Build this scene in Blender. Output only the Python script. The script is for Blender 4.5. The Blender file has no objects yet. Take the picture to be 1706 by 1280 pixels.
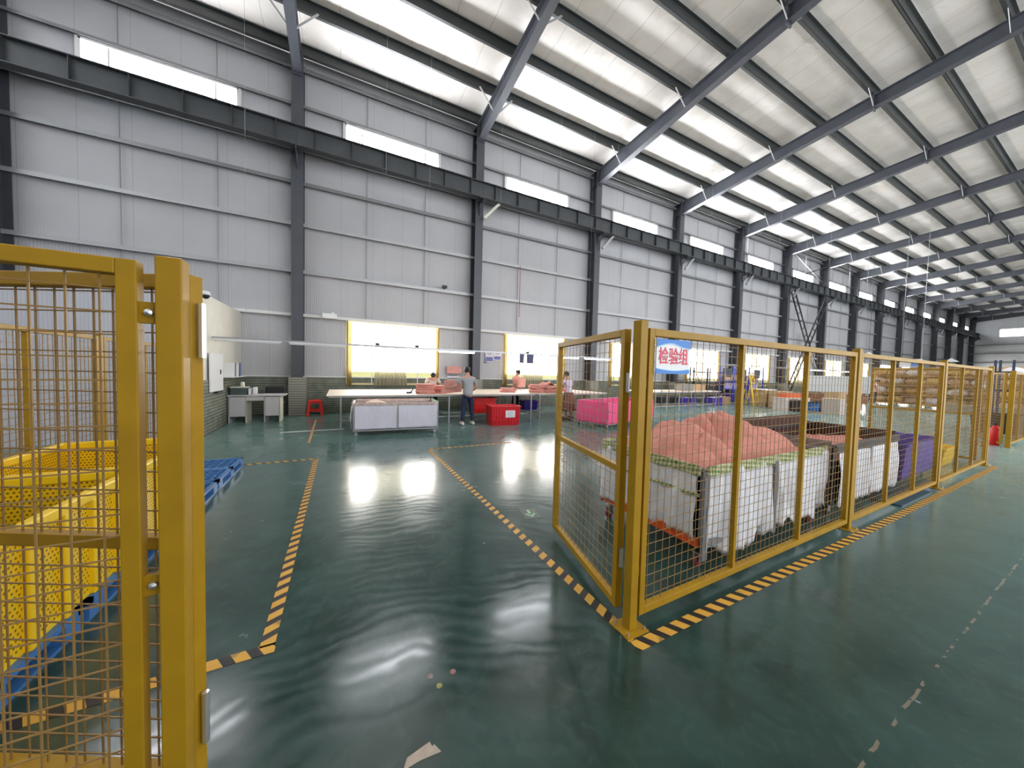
import bpy, bmesh, math, random
from mathutils import Vector, Matrix, noise
from math import sin, cos, pi, radians as R

C = bpy.context.scene.collection
scn = bpy.context.scene
random.seed(7)

# ------------------------------------------------------------------ camera
F_PX, YAW, PITCH, ROLL = 553.54, R(27.3787), R(2.1474), R(1.4280)
fw = Vector((sin(YAW)*cos(PITCH), cos(YAW)*cos(PITCH), -sin(PITCH)))
r0 = Vector((cos(YAW), -sin(YAW), 0)); u0 = r0.cross(fw)
rt = cos(ROLL)*r0 + sin(ROLL)*u0
up = -sin(ROLL)*r0 + cos(ROLL)*u0
cd = bpy.data.cameras.new('camera'); cam = bpy.data.objects.new('camera', cd); C.objects.link(cam)
m = Matrix((rt, up, -fw)).transposed().to_4x4(); m.translation = Vector((0, 0, 1.55))
cam.matrix_world = m
cd.sensor_fit = 'HORIZONTAL'; cd.sensor_width = 36; cd.lens = 36*F_PX/1706
cd.clip_start = 0.05; cd.clip_end = 400
scn.camera = cam

# ------------------------------------------------------------------ world, light, exposure
LOW_E, CLR_E, WORLD_E = 7.0, 31.0, 1.25
w = bpy.data.worlds.new('daylight'); scn.world = w; w.use_nodes = True
bg = w.node_tree.nodes['Background']; bg.inputs[0].default_value = (0.93, 0.96, 1.0, 1); bg.inputs[1].default_value = WORLD_E
vs = scn.view_settings
vs.view_transform = 'Standard'; vs.look = 'None'; vs.gamma = 1; vs.use_curve_mapping = False
vs.exposure = 1.33
scn.cycles.max_bounces = 8; scn.cycles.diffuse_bounces = 4; scn.cycles.glossy_bounces = 4
scn.cycles.transparent_max_bounces = 16; scn.cycles.caustics_reflective = False; scn.cycles.caustics_refractive = False
scn.cycles.sample_clamp_indirect = 4.0

# ------------------------------------------------------------------ materials
MATS = {}
def mat(name, col, rough=0.6, metal=0.0, var=0.0, vscale=3.0, bump=0.0, bscale=20.0, spec=0.5, alpha_fn=None, trans=0.0):
    if name in MATS: return MATS[name]
    mt = bpy.data.materials.new(name); mt.use_nodes = True
    nt = mt.node_tree; b = nt.nodes['Principled BSDF']
    b.inputs['Base Color'].default_value = (*col, 1); b.inputs['Roughness'].default_value = rough
    b.inputs['Metallic'].default_value = metal; b.inputs['Specular IOR Level'].default_value = spec
    if trans: b.inputs['Transmission Weight'].default_value = trans
    tc = nt.nodes.new('ShaderNodeTexCoord')
    if var > 0:
        n = nt.nodes.new('ShaderNodeTexNoise'); n.inputs['Scale'].default_value = vscale; n.inputs['Detail'].default_value = 4
        nt.links.new(tc.outputs['Object'], n.inputs['Vector'])
        mr = nt.nodes.new('ShaderNodeMapRange'); mr.inputs[1].default_value = 0.3; mr.inputs[2].default_value = 0.7
        mr.inputs[3].default_value = 1-var; mr.inputs[4].default_value = 1+var
        nt.links.new(n.outputs['Fac'], mr.inputs[0])
        mx = nt.nodes.new('ShaderNodeVectorMath'); mx.operation = 'SCALE'; mx.inputs[0].default_value = col
        nt.links.new(mr.outputs[0], mx.inputs['Scale']); nt.links.new(mx.outputs[0], b.inputs['Base Color'])
    if bump > 0:
        n2 = nt.nodes.new('ShaderNodeTexNoise'); n2.inputs['Scale'].default_value = bscale; n2.inputs['Detail'].default_value = 5
        nt.links.new(tc.outputs['Object'], n2.inputs['Vector'])
        bp = nt.nodes.new('ShaderNodeBump'); bp.inputs['Strength'].default_value = bump; bp.inputs['Distance'].default_value = 0.02
        nt.links.new(n2.outputs['Fac'], bp.inputs['Height']); nt.links.new(bp.outputs[0], b.inputs['Normal'])
    MATS[name] = mt
    return mt
def emat(name, col, e):
    mt = bpy.data.materials.new(name); mt.use_nodes = True; nt = mt.node_tree
    b = nt.nodes['Principled BSDF']; b.inputs['Base Color'].default_value = (*[c*0.8 for c in col], 1)
    b.inputs['Emission Color'].default_value = (*col, 1); b.inputs['Emission Strength'].default_value = e
    MATS[name] = mt; return mt
class N:                                        # tiny node helper
    def __init__(s, mt): s.nt = mt.node_tree; s.b = s.nt.nodes['Principled BSDF']
    def new(s, t, **k):
        n = s.nt.nodes.new(t)
        for a, v in k.items(): setattr(n, a, v)
        return n
    def link(s, a, b): s.nt.links.new(a, b)
    def math(s, op, a, b=None, c=None):
        n = s.new('ShaderNodeMath', operation=op)
        for i, v in enumerate((a, b, c)):
            if v is None: continue
            if isinstance(v, (int, float)): n.inputs[i].default_value = v
            else: s.link(v, n.inputs[i])
        return n.outputs[0]
    def mix(s, f, a, b):
        n = s.new('ShaderNodeMix', data_type='RGBA')
        for i, v in ((0, f), (6, a), (7, b)):
            if isinstance(v, (int, float)): n.inputs[i].default_value = v
            elif isinstance(v, tuple): n.inputs[i].default_value = (*v, 1)
            else: s.link(v, n.inputs[i])
        return n.outputs[2]
    def xyz(s):
        tc = s.new('ShaderNodeTexCoord'); sp = s.new('ShaderNodeSeparateXYZ'); s.link(tc.outputs['Object'], sp.inputs[0])
        return tc.outputs['Object'], sp.outputs[0], sp.outputs[1], sp.outputs[2]
    def noise(s, vec, sc, det=4, dist=0.0):
        n = s.new('ShaderNodeTexNoise'); n.inputs['Scale'].default_value = sc; n.inputs['Detail'].default_value = det
        n.inputs['Distortion'].default_value = dist; s.link(vec, n.inputs['Vector']); return n.outputs['Fac']
    def bump(s, h, st, dist=0.02):
        n = s.new('ShaderNodeBump'); n.inputs['Strength'].default_value = st; n.inputs['Distance'].default_value = dist
        s.link(h, n.inputs['Height']); s.link(n.outputs[0], s.b.inputs['Normal'])
    def rng(s, v, a, b, c, d):
        n = s.new('ShaderNodeMapRange')
        s.link(v, n.inputs[0])
        for i, q in zip((1, 2, 3, 4), (a, b, c, d)): n.inputs[i].default_value = q
        return n.outputs[0]

# floor: dark green glossy epoxy with swirls, scuffs
mf = mat('floor_epoxy', (0.02, 0.05, 0.04)); n = N(mf); vec, x, y, z = n.xyz()
n1 = n.noise(vec, 0.8, 5, .8); n2 = n.noise(vec, 2.6, 7, .7)
wv = n.new('ShaderNodeTexWave', wave_type='RINGS', rings_direction='Z'); wv.inputs['Scale'].default_value = 3.0
wv.inputs['Distortion'].default_value = 14; wv.inputs['Detail'].default_value = 3; wv.inputs['Detail Scale'].default_value = 0.6
n.link(vec, wv.inputs['Vector'])
c1 = n.mix(n.rng(n1, .3, .7, 0, 1), (0.005, 0.019, 0.014), (0.011, 0.034, 0.027))
c2 = n.mix(n.rng(n2, .36, .70, 0, .60), c1, (0.024, 0.066, 0.053))
n3 = n.noise(vec, 11, 6, 1.2); c2 = n.mix(n.rng(n3, .5, .8, 0, .35), c2, (0.038, 0.086, 0.070))
# worn joint running beside the lens
jit = n.noise(vec, 9, 4)
joint = n.math('ABSOLUTE', n.math('SUBTRACT', n.math('ADD', y, n.math('MULTIPLY', jit, 0.02)), 0.485))
jm = n.math('MULTIPLY', n.math('LESS_THAN', joint, 0.006), n.math('GREATER_THAN', n.noise(vec, 14, 3), 0.5))
c3 = n.mix(jm, c2, (0.16, 0.13, 0.09))
# pale scratches
vo = n.new('ShaderNodeTexVoronoi'); vo.inputs['Scale'].default_value = 2.3; n.link(vec, vo.inputs['Vector'])
sm = n.math('MULTIPLY', n.math('LESS_THAN', vo.outputs['Distance'], 0.035), n.math('GREATER_THAN', n.noise(vec, 60, 2), 0.52))
c4 = n.mix(sm, c3, (0.2, 0.25, 0.22))
n.link(c4, n.b.inputs['Base Color'])
rr = n.math('ADD', n.rng(n1, .3, .7, .12, .22), n.rng(wv.outputs['Fac'], 0, 1, -.03, .05))
rr = n.math('ADD', rr, n.rng(n2, .3, .7, -.03, .04))
n.link(rr, n.b.inputs['Roughness'])
hb = n.math('ADD', n.math('MULTIPLY', wv.outputs['Fac'], 0.05), n.math('MULTIPLY', n2, 0.08)); n.bump(hb, 0.035, 0.01)
n.b.inputs['Specular IOR Level'].default_value = 0.5; n.b.inputs['IOR'].default_value = 1.52
n.b.inputs['Sheen Weight'].default_value = 0.30; n.b.inputs['Sheen Roughness'].default_value = 0.4; n.b.inputs['Sheen Tint'].default_value = (0.62, 0.95, 0.88, 1)

# wall: pale blue-grey sandwich panel with fine ribs below
def panel_mat(name, col, axis='x', ribs=True, period=0.12, seam=1.0):
    mt = mat(name, col, 0.5); n = N(mt); vec, x, y, z = n.xyz(); a = x if axis == 'x' else y
    fr = n.math('FRACT', n.math('DIVIDE', a, seam)); line = n.math('LESS_THAN', fr, 0.010)
    nz = n.noise(vec, 0.6, 3)
    cc = n.mix(n.rng(nz, .3, .7, 0, 1), tuple(c*0.94 for c in col), tuple(min(1, c*1.05) for c in col))
    cc = n.mix(n.math('MULTIPLY', line, .6), cc, tuple(c*0.45 for c in col)); n.link(cc, n.b.inputs['Base Color'])
    if ribs:
        s_ = n.math('SINE', n.math('MULTIPLY', a, 2*pi/period)); s_ = n.math('POWER', n.math('ABSOLUTE', s_), 6)
        if name == 'wall_panel': s_ = n.math('MULTIPLY', s_, n.rng(z, 4.5, 4.9, 1, .12))
        n.bump(s_, 0.35, 0.01)
    n.b.inputs['Roughness'].default_value = 0.52
    return mt
M_wall = panel_mat('wall_panel', (0.47, 0.47, 0.485))
M_end = panel_mat('end_panel', (0.55, 0.56, 0.58), 'y')
M_room = panel_mat('room_panel', (0.56, 0.56, 0.60), 'x', True, 0.10, 1.2)
M_cream = mat('partition_cream', (0.72, 0.70, 0.62), 0.6, var=0.04)
# ceiling: cream foil-faced insulation with cross seams
M_ceil = mat('roof_insulation', (0.66, 0.63, 0.57), 0.5); n = N(M_ceil); vec, x, y, z = n.xyz()
fr = n.math('FRACT', n.math('DIVIDE', n.math('ADD', x, n.math('MULTIPLY', n.noise(vec, 1.3, 2), 0.12)), 0.98)); ln = n.math('LESS_THAN', fr, 0.022)
nz = n.noise(vec, 0.9, 5, .6)
cc = n.mix(n.rng(nz, .3, .7, 0, 1), (0.74, 0.695, 0.63), (0.88, 0.84, 0.785)); cc = n.mix(n.math('MULTIPLY', ln, .45), cc, (0.36, 0.33, 0.28))
n.link(cc, n.b.inputs['Base Color']); n.bump(n.noise(vec, 2.2, 5, .8), 0.35, 0.08)
# brick band
M_brick = mat('green_brick', (0.10, 0.12, 0.10), 0.6); n = N(M_brick); vec, x, y, z = n.xyz()
row = n.math('FRACT', n.math('DIVIDE', z, 0.075)); mort = n.math('LESS_THAN', row, 0.22)
nz = n.noise(vec, 5, 4)
cc = n.mix(n.rng(nz, .3, .7, 0, 1), (0.14, 0.16, 0.115), (0.25, 0.26, 0.20)); cc = n.mix(mort, cc, (0.045, 0.055, 0.045))
n.link(cc, n.b.inputs['Base Color']); n.bump(n.math('SUBTRACT', 1.0, mort), 0.5, 0.02)
M_pier = mat('pale_brick', (0.2, 0.2, 0.16), 0.6); n = N(M_pier); vec, x, y, z = n.xyz()
row = n.math('FRACT', n.math('DIVIDE', z, 0.075)); mort = n.math('LESS_THAN', row, 0.2)
cc = n.mix(mort, (0.32, 0.31, 0.25), (0.09, 0.09, 0.075)); n.link(cc, n.b.inputs['Base Color'])

M_steel = mat('slate_paint', (0.066, 0.071, 0.084), 0.42, var=0.08)
M_girder = mat('girder_paint', (0.060, 0.066, 0.070), 0.5, var=0.1)
M_purlin = mat('purlin_paint', (0.045, 0.050, 0.050), 0.45, var=0.1)
M_girt = mat('girt_grey', (0.24, 0.245, 0.25), 0.35, metal=0.3)
M_girt_lit = mat('girt_pale', (0.42, 0.425, 0.43), 0.35, metal=0.2)  # girt grey made paler, highlight on two girts put into the colour
M_trim = mat('white_trim', (0.72, 0.72, 0.70), 0.45)
M_yel = mat('yellow_paint', (0.36, 0.20, 0.008), 0.45, var=0.10, vscale=6, spec=.3)
M_wire = mat('yellow_wire', (0.28, 0.16, 0.045), 0.45)
M_zinc = mat('zinc', (0.7, 0.7, 0.7), 0.3, metal=0.9)
M_ycr = mat('yellow_plastic', (0.86, 0.56, 0.01), 0.35, var=0.05)
M_red = mat('red_plastic', (0.62, 0.012, 0.022), 0.35)
M_red2 = mat('bright_red_plastic', (0.80, 0.02, 0.015), 0.4)
M_blue = mat('blue_plastic', (0.05, 0.17, 0.42), 0.4, var=0.08)
M_dblue = mat('dark_blue_plastic', (0.045, 0.025, 0.30), 0.4)
M_white = mat('white_cloth', (0.72, 0.72, 0.74), 0.85, var=0.06, vscale=5, bump=0.3, bscale=6)
M_wsheet = mat('lilac_cloth', (0.68, 0.66, 0.74), 0.85, var=0.05, vscale=3, bump=0.25, bscale=4)
M_pinkc = mat('hot_pink_cloth', (0.95, 0.10, 0.28), 0.7, var=0.05, bump=0.2, bscale=4)
M_pink = mat('salmon_cloth', (0.60, 0.245, 0.19), 0.85, var=0.10, vscale=5, bump=0.3, bscale=25)
M_pink2 = mat('rose_cloth', (0.68, 0.33, 0.29), 0.85, var=0.10, vscale=6, bump=0.3, bscale=25)
M_straw = mat('cream_cloth', (0.72, 0.55, 0.42), 0.85, var=0.1)
M_gstrap = mat('grey_strap', (0.20, 0.205, 0.22), 0.7)
M_dark = mat('dark_steel', (0.03, 0.03, 0.032), 0.5)
M_brown = mat('dark_brown_cloth', (0.06, 0.022, 0.012), 0.8, var=0.15)
M_taupe = mat('taupe_cloth', (0.22, 0.17, 0.15), 0.85, var=0.08, bump=0.2, bscale=6)
M_orange = mat('orange_paint', (0.62, 0.10, 0.02), 0.5)
M_metal = mat('grey_metal', (0.42, 0.43, 0.45), 0.35, metal=0.5)
M_rub = mat('black_rubber', (0.02, 0.02, 0.02), 0.6)
M_table = mat('table_board', (0.66, 0.56, 0.46), 0.45, var=0.05)
M_wood = mat('pale_wood', (0.50, 0.35, 0.18), 0.55, var=0.12, vscale=6)
M_card = mat('cardboard', (0.45, 0.30, 0.17), 0.8, var=0.08)
M_desk = mat('desk_laminate', (0.56, 0.54, 0.53), 0.5)
M_deskside = mat('desk_edge_laminate', (0.70, 0.70, 0.58), 0.5)
M_wht = mat('white_plastic', (0.80, 0.80, 0.80), 0.4)
M_paper = mat('white_paper', (0.78, 0.77, 0.78), 0.8)
M_blk = mat('black_plastic', (0.015, 0.015, 0.018), 0.5)
M_skin = mat('skin', (0.55, 0.30, 0.20), 0.6)
M_hair = mat('black_hair', (0.012, 0.010, 0.010), 0.55)
M_tee = mat('grey_tshirt', (0.36, 0.36, 0.37), 0.9, bump=0.3, bscale=12)
M_jean = mat('navy_jeans', (0.018, 0.025, 0.065), 0.85, bump=0.3, bscale=14)
M_shoe = mat('white_shoe', (0.75, 0.75, 0.72), 0.6)
M_lav = mat('lilac_shirt', (0.62, 0.55, 0.66), 0.9, bump=0.3, bscale=12)
M_blouse = mat('pink_blouse', (0.62, 0.30, 0.26), 0.9, bump=0.3, bscale=12)
M_cyel = mat('curtain_yellow', (0.85, 0.62, 0.22), 0.9)
n = N(M_cyel); tb = n.new('ShaderNodeBsdfTranslucent'); tb.inputs[0].default_value = (0.20, 0.165, 0.085, 1)
ms = n.new('ShaderNodeMixShader'); ms.inputs[0].default_value = 0.6; out = n.nt.nodes['Material Output']
n.link(n.b.outputs[0], ms.inputs[1]); n.link(tb.outputs[0], ms.inputs[2]); n.link(ms.outputs[0], out.inputs[0])
M_csheer = mat('curtain_sheer', (0.85, 0.78, 0.55), 0.9)
n = N(M_csheer); tb = n.new('ShaderNodeBsdfTranslucent'); tb.inputs[0].default_value = (0.13, 0.12, 0.085, 1)
tp = n.new('ShaderNodeBsdfTransparent'); ms = n.new('ShaderNodeMixShader'); ms.inputs[0].default_value = 0.6; ms2 = n.new('ShaderNodeMixShader'); ms2.inputs[0].default_value = 0.12; out = n.nt.nodes['Material Output']
n.link(n.b.outputs[0], ms.inputs[1]); n.link(tb.outputs[0], ms.inputs[2]); n.link(ms.outputs[0], ms2.inputs[1]); n.link(tp.outputs[0], ms2.inputs[2]); n.link(ms2.outputs[0], out.inputs[0])
M_glassL = emat('bright_window', (1.0, 0.97, 0.92), LOW_E)
M_glassV = emat('window_greenery', (0.30, 0.30, 0.14), 0.75)
M_glassC = emat('bright_clerestory', (0.93, 0.95, 1.0), CLR_E)
M_glassF = emat('far_clerestory', (0.93, 0.95, 1.0), 3.5)
M_lamp = emat('lit_tube', (1.0, 0.98, 0.95), 3.5)
# green patterned band
def weave(name, a_, b_, sc=1.0):
    mt = mat(name, a_, 0.85); n = N(mt); vec, x, y, z = n.xyz()
    s1 = n.math('SINE', n.math('MULTIPLY', n.math('ADD', n.math('ADD', x, y), z), 90*sc)); s2 = n.math('SINE', n.math('MULTIPLY', n.math('SUBTRACT', n.math('ADD', x, y), z), 70*sc))
    f = n.rng(n.math('MULTIPLY', s1, s2), -.3, .3, 0, 1); cc = n.mix(f, a_, b_); cc = n.mix(n.rng(n.noise(vec, 12*sc, 4), .45, .65, 0, .6), cc, b_)
    n.link(cc, n.b.inputs['Base Color']); return mt
M_green = weave('green_patterned_trim', (0.13, 0.20, 0.04), (0.60, 0.62, 0.38))
M_rust = weave('red_speckled_trim', (0.35, 0.16, 0.10), (0.72, 0.62, 0.58), 1.4)
# perforated plastic: shading of round holes painted as dark dots in a grid
def perforated(name, col):
    mt = mat(name, col, 0.35); n = N(mt); vec, x, y, z = n.xyz(); h = n.math('ADD', x, y)
    P_ = 0.026
    zr = n.math('FLOOR', n.math('DIVIDE', z, P_)); off = n.math('MULTIPLY', n.math('MODULO', zr, 2.0), 0.5)
    fx = n.math('SUBTRACT', n.math('FRACT', n.math('ADD', n.math('ADD', n.math('DIVIDE', h, P_), off), 50.0)), 0.5)
    fz = n.math('SUBTRACT', n.math('FRACT', n.math('DIVIDE', z, P_)), 0.5)
    d = n.math('ADD', n.math('MULTIPLY', fx, fx), n.math('MULTIPLY', fz, fz)); hole = n.math('LESS_THAN', d, 0.065)
    n.link(n.mix(hole, col, tuple(c*.22 for c in col)), n.b.inputs['Base Color']); return mt
M_yperf = perforated('yellow_perforated', (0.84, 0.52, 0.01))
# hazard tape (stripes along local x)
M_tape = mat('hazard_tape', (0.7, 0.4, 0.02), 0.5); n = N(M_tape); vec, x, y, z = n.xyz()
fr = n.math('FRACT', n.math('ADD', n.math('DIVIDE', n.math('ADD', x, n.math('MULTIPLY', y, 0.55)), 0.118), 40.0)); st = n.math('LESS_THAN', fr, 0.55)
wear = n.rng(n.noise(vec, 8, 5), .62, .75, 0, .7)
cc = n.mix(st, (0.018, 0.014, 0.016), (0.66, 0.36, 0.05)); cc = n.mix(wear, cc, (0.04, 0.06, 0.05)); n.link(cc, n.b.inputs['Base Color'])

# ------------------------------------------------------------------ geometry helpers
class MB:
    def __init__(s): s.v = []; s.f = []
    def add(s, vs_, fs):
        o = len(s.v); s.v += [tuple(v) for v in vs_]; s.f += [tuple(i+o for i in f) for f in fs]; return s
    def box(s, c, d, rz=0.0, rot=None):
        hx, hy, hz = d[0]/2, d[1]/2, d[2]/2
        M = rot if rot else Matrix.Rotation(rz, 3, 'Z')
        vs_ = [Vector(c)+M @ Vector((sx*hx, sy*hy, sz*hz)) for sx in (-1, 1) for sy in (-1, 1) for sz in (-1, 1)]
        return s.add(vs_, [(0, 1, 3, 2), (4, 6, 7, 5), (0, 4, 5, 1), (2, 3, 7, 6), (0, 2, 6, 4), (1, 5, 7, 3)])
    def mm(s, a, b): return s.box([(a[i]+b[i])/2 for i in range(3)], [abs(b[i]-a[i]) for i in range(3)])
    def bar(s, p0, p1, w_, h_, ref=(0, 0, 1)):
        p0 = Vector(p0); p1 = Vector(p1); d = p1-p0; L = d.length; d.normalize(); rf = Vector(ref)
        if abs(d.dot(rf)) > .99: rf = Vector((1, 0, 0)) if abs(d.x) < .9 else Vector((0, 1, 0))
        sx = d.cross(rf).normalized(); sy = sx.cross(d).normalized()
        M = Matrix((sx, d, sy)).transposed(); return s.box((p0+p1)/2, (w_, L, h_), rot=M)
    def tube(s, p0, p1, r, k=8, r1=None):
        p0 = Vector(p0); p1 = Vector(p1); d = (p1-p0).normalized(); rf = Vector((0, 0, 1)) if abs(d.z) < .95 else Vector((1, 0, 0))
        a = d.cross(rf).normalized(); b = d.cross(a); r1 = r if r1 is None else r1
        vs_ = [p0+(a*cos(2*pi*i/k)+b*sin(2*pi*i/k))*r for i in range(k)]+[p1+(a*cos(2*pi*i/k)+b*sin(2*pi*i/k))*r1 for i in range(k)]
        return s.add(vs_, [(i, (i+1) % k, k+(i+1) % k, k+i) for i in range(k)]+[tuple(range(k))[::-1], tuple(range(k, 2*k))])
    def lathe(s, prof, c=(0, 0, 0), k=16, axis='z'):
        vs_ = []
        for r, z in prof:
            for i in range(k):
                a = 2*pi*i/k; p = (r*cos(a), r*sin(a), z) if axis == 'z' else (r*cos(a), z, r*sin(a)) if axis == 'y' else (z, r*cos(a), r*sin(a))
                vs_.append((c[0]+p[0], c[1]+p[1], c[2]+p[2]))
        fs = [(j*k+i, j*k+(i+1) % k, (j+1)*k+(i+1) % k, (j+1)*k+i) for j in range(len(prof)-1) for i in range(k)]
        fs += [tuple(range(k))[::-1], tuple(range((len(prof)-1)*k, len(prof)*k))]
        return s.add(vs_, fs)
    def grid(s, fn, nu, nv, thick=None):
        vs_ = [fn(i/nu, j/nv) for j in range(nv+1) for i in range(nu+1)]
        fs = [(j*(nu+1)+i, j*(nu+1)+i+1, (j+1)*(nu+1)+i+1, (j+1)*(nu+1)+i) for j in range(nv) for i in range(nu)]
        return s.add(vs_, fs)
    def build(s, name, m_, parent=None, bevel=0, smooth=False, solid=0, loc=None, rz=0, sub=0):
        me = bpy.data.meshes.new(name); me.from_pydata(s.v, [], s.f); me.update()
        bm = bmesh.new(); bm.from_mesh(me); bmesh.ops.recalc_face_normals(bm, faces=bm.faces) if not solid else None; bm.to_mesh(me); bm.free()
        me.materials.append(m_); o = bpy.data.objects.new(name, me); C.objects.link(o)
        if parent: o.parent = parent
        if loc: o.location = loc
        if rz: o.rotation_euler[2] = rz
        if smooth:
            for p in me.polygons: p.use_smooth = True
        if solid:
            q = o.modifiers.new('solid', 'SOLIDIFY'); q.thickness = solid; q.offset = 0
        if bevel:
            q = o.modifiers.new('bevel', 'BEVEL'); q.width = bevel; q.segments = 2; q.limit_method = 'ANGLE'
        if sub:
            q = o.modifiers.new('sub', 'SUBSURF'); q.levels = q.render_levels = sub
        return o
def tag(o, label, cat, group=None, kind=None):
    o['label'] = label; o['category'] = cat
    if group: o['group'] = group
    if kind: o['kind'] = kind
    return o
def thing(name, label, cat, loc=(0, 0, 0), rz=0, group=None):
    o = bpy.data.objects.new(name, None); C.objects.link(o); o.location = loc; o.rotation_euler[2] = rz; o.empty_display_size = .1
    return tag(o, label, cat, group)
def struct(o): o['kind'] = 'structure'; return o
def dup(r, loc=None, rz=None, label=None, group=None, sc=None):
    def cp(o, par):
        c = o.copy(); C.objects.link(c); c.parent = par
        for ch in o.children: cp(ch, c)
        return c
    q = cp(r, None)
    if loc is not None: q.location = loc
    if rz is not None: q.rotation_euler[2] = rz
    if sc is not None: q.scale = sc
    if label: q['label'] = label
    if group: q['group'] = group
    return q
ORD = ['first', 'second', 'third', 'fourth', 'fifth', 'sixth', 'seventh', 'eighth', 'ninth', 'tenth', 'eleventh', 'twelfth', 'thirteenth', 'fourteenth', 'fifteenth', 'sixteenth']

# ------------------------------------------------------------------ setting
YW = 12.9; X0, X1 = -7.2, 82.8; BAY = 6.0
cols = [-7.2+6*i for i in range(16)]
struct(MB().mm((-14, -6, -0.1), (84, 13.1, 0)).build('floor', mf))
wl = struct(MB().mm((-14, YW, 0), (82.95, YW+.15, 11.35)).build('wall_left', M_wall))
br = MB().mm((-14, YW-.06, 0), (82.8, YW, 1.2)).build('brick_base', M_brick, wl)
pr = MB()
for x in cols: pr.mm((x-.22, 12.28, 0), (x+.24, YW-.05, 1.2))
pr.build('brick_pier', M_pier, wl)
we = struct(MB().mm((82.8, -6, 0), (83, YW+.1, 13)).build('wall_far', M_end))
struct(MB().mm((-14, -6.15, 0), (2, -6, 11.9)).build('wall_back', M_wall))  # unseen wall section added to cut daylight on the near fence and floor
struct(MB().mm((46, -6.15, 0), (84, -6, 11.9)).build('wall_rear_far', M_wall))  # unseen wall section added to keep daylight off the far end wall
struct(MB().mm((-14.15, -6, 0), (-14, 13, 12)).build('wall_end', M_end))  # unseen wall added to close the left end against fill daylight
def zp(y): return 11.20+.073*(11.0-y)                    # underside of the purlins
PY = [12.45, 11.06, 9.56, 8.04, 6.52, 5.02, 3.62, 2.3, 0.9, -0.5]
def roof(u, v):
    x = -8+u*91; y = 12.95-v*19
    # insulation sags a little between purlins
    s_ = 0
    for a, b in zip(PY, PY[1:]):
        if b <= y <= a: s_ = sin(pi*(a-y)/(a-b))
    return (x, y, zp(y)+.335-.04*s_+.012*noise.noise((x*1.3, y*1.3, 0)))
ce = struct(MB().grid(roof, 273, 130).build('ceiling', M_ceil, smooth=True, solid=.04))

M_wframe = mat('cream_window_frame', (0.80, 0.66, 0.36), 0.5)
# lower windows
def window_low(i, xc):
    t = bpy.data.objects.new('window_%d' % i, None); C.objects.link(t); t.location = (xc, YW-.07, 0); struct(t)
    W, z0, z1 = 3.18, .98, 3.18
    f = MB()
    for sx in (-1, 1): f.mm((sx*W/2-.03, -.03, z0), (sx*W/2+.03, .05, z1))
    f.mm((-W/2, -.03, z1-.05), (W/2, .05, z1+.03)); f.mm((-W/2, -.03, z0-.03), (W/2, .05, z0+.03))
    f.build('window_frame', M_wframe, t)
    g = MB()
    for k in (-1, 0, 1): g.mm((k*.8-.018, -.02, z0), (k*.8+.018, .03, z1))
    g.build('mullion', M_trim, t)
    MB().mm((-W/2, .03, 1.42), (W/2, .045, z1)).build('pane', M_glassL, t)
    MB().mm((-W/2, .03, z0), (W/2, .045, 1.42)).build('pane', M_glassV, t)
    return t
def curtain(xc, x0, x1, i, lbl):
    nf = max(4, int((x1-x0)/.11))
    def fn(u, v):
        z = 3.12-v*2.2; gather = 1-.12*sin(pi*min(1, v*1.0))
        x = xc+(x0+x1)/2+(u-.5)*(x1-x0)*gather
        return (x, YW-.13+.03*sin(u*nf*2*pi+.4*sin(v*3)), z)
    o = MB().grid(fn, nf*6, 12).build('curtain', M_cyel if abs(x0) > 1.3 else M_csheer, None, smooth=True)
    return tag(o, lbl, 'curtain', 'yellow curtains at the windows')
wn = 1
for i, x in enumerate(cols[1:-1]):
    xc = x+3.0
    window_low(wn, xc); wn += 1
    nm = ORD[i]
    curtain(xc, -1.6, -1.44, i, 'narrow yellow curtain at the left edge of the %s tall window from the left' % nm)
    if i < 8:
        curtain(xc, -.75, .42, i, 'sheer cream curtain across the middle of the %s tall window from the left' % nm)
    curtain(xc, 1.46, 1.6, i, 'narrow yellow curtain at the right edge of the %s tall window from the left' % nm)
# clerestory windows
for i, x in enumerate(cols[:-1]):
    xc = x+2.9
    t = bpy.data.objects.new('window_%d' % wn, None); C.objects.link(t); t.location = (xc, YW-.06, 0); struct(t); wn += 1
    W, z0, z1 = 3.2, 8.9, 9.66; f = MB()
    for sx in (-1, 1): f.mm((sx*W/2-.05, -.05, z0), (sx*W/2+.05, .06, z1+.05))
    f.mm((-W/2, -.05, z1), (W/2, .06, z1+.06)); f.mm((-W/2, -.05, z0-.05), (W/2, .06, z0+.02))
    f.build('window_frame', M_trim, t)
    g = MB()
    for k in (-.5, .5): g.mm((k*W/1.5-.02, -.03, z0), (k*W/1.5+.02, .05, z1))
    g.build('mullion', M_trim, t)
    MB().mm((-W/2, .03, z0), (W/2, .045, z1)).build('pane', M_glassC if i < 12 else M_glassF, t)
# end wall window and girts
t = bpy.data.objects.new('window_%d' % wn, None); C.objects.link(t); t.location = (82.75, 0, 0); struct(t)
MB().mm((-.02, 2, 8.15), (0, 10.35, 9.2)).build('pane', emat('bright_end_window', (.93, .95, 1.0), 1.3), t)
f = MB(); f.mm((-.06, 1.9, 9.2), (.02, 10.45, 9.3)); f.mm((-.06, 1.9, 8.05), (.02, 10.45, 8.15)); f.mm((-.06, 10.35, 8.05), (.02, 10.45, 9.3)); f.build('window_frame', M_trim, t)

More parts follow.
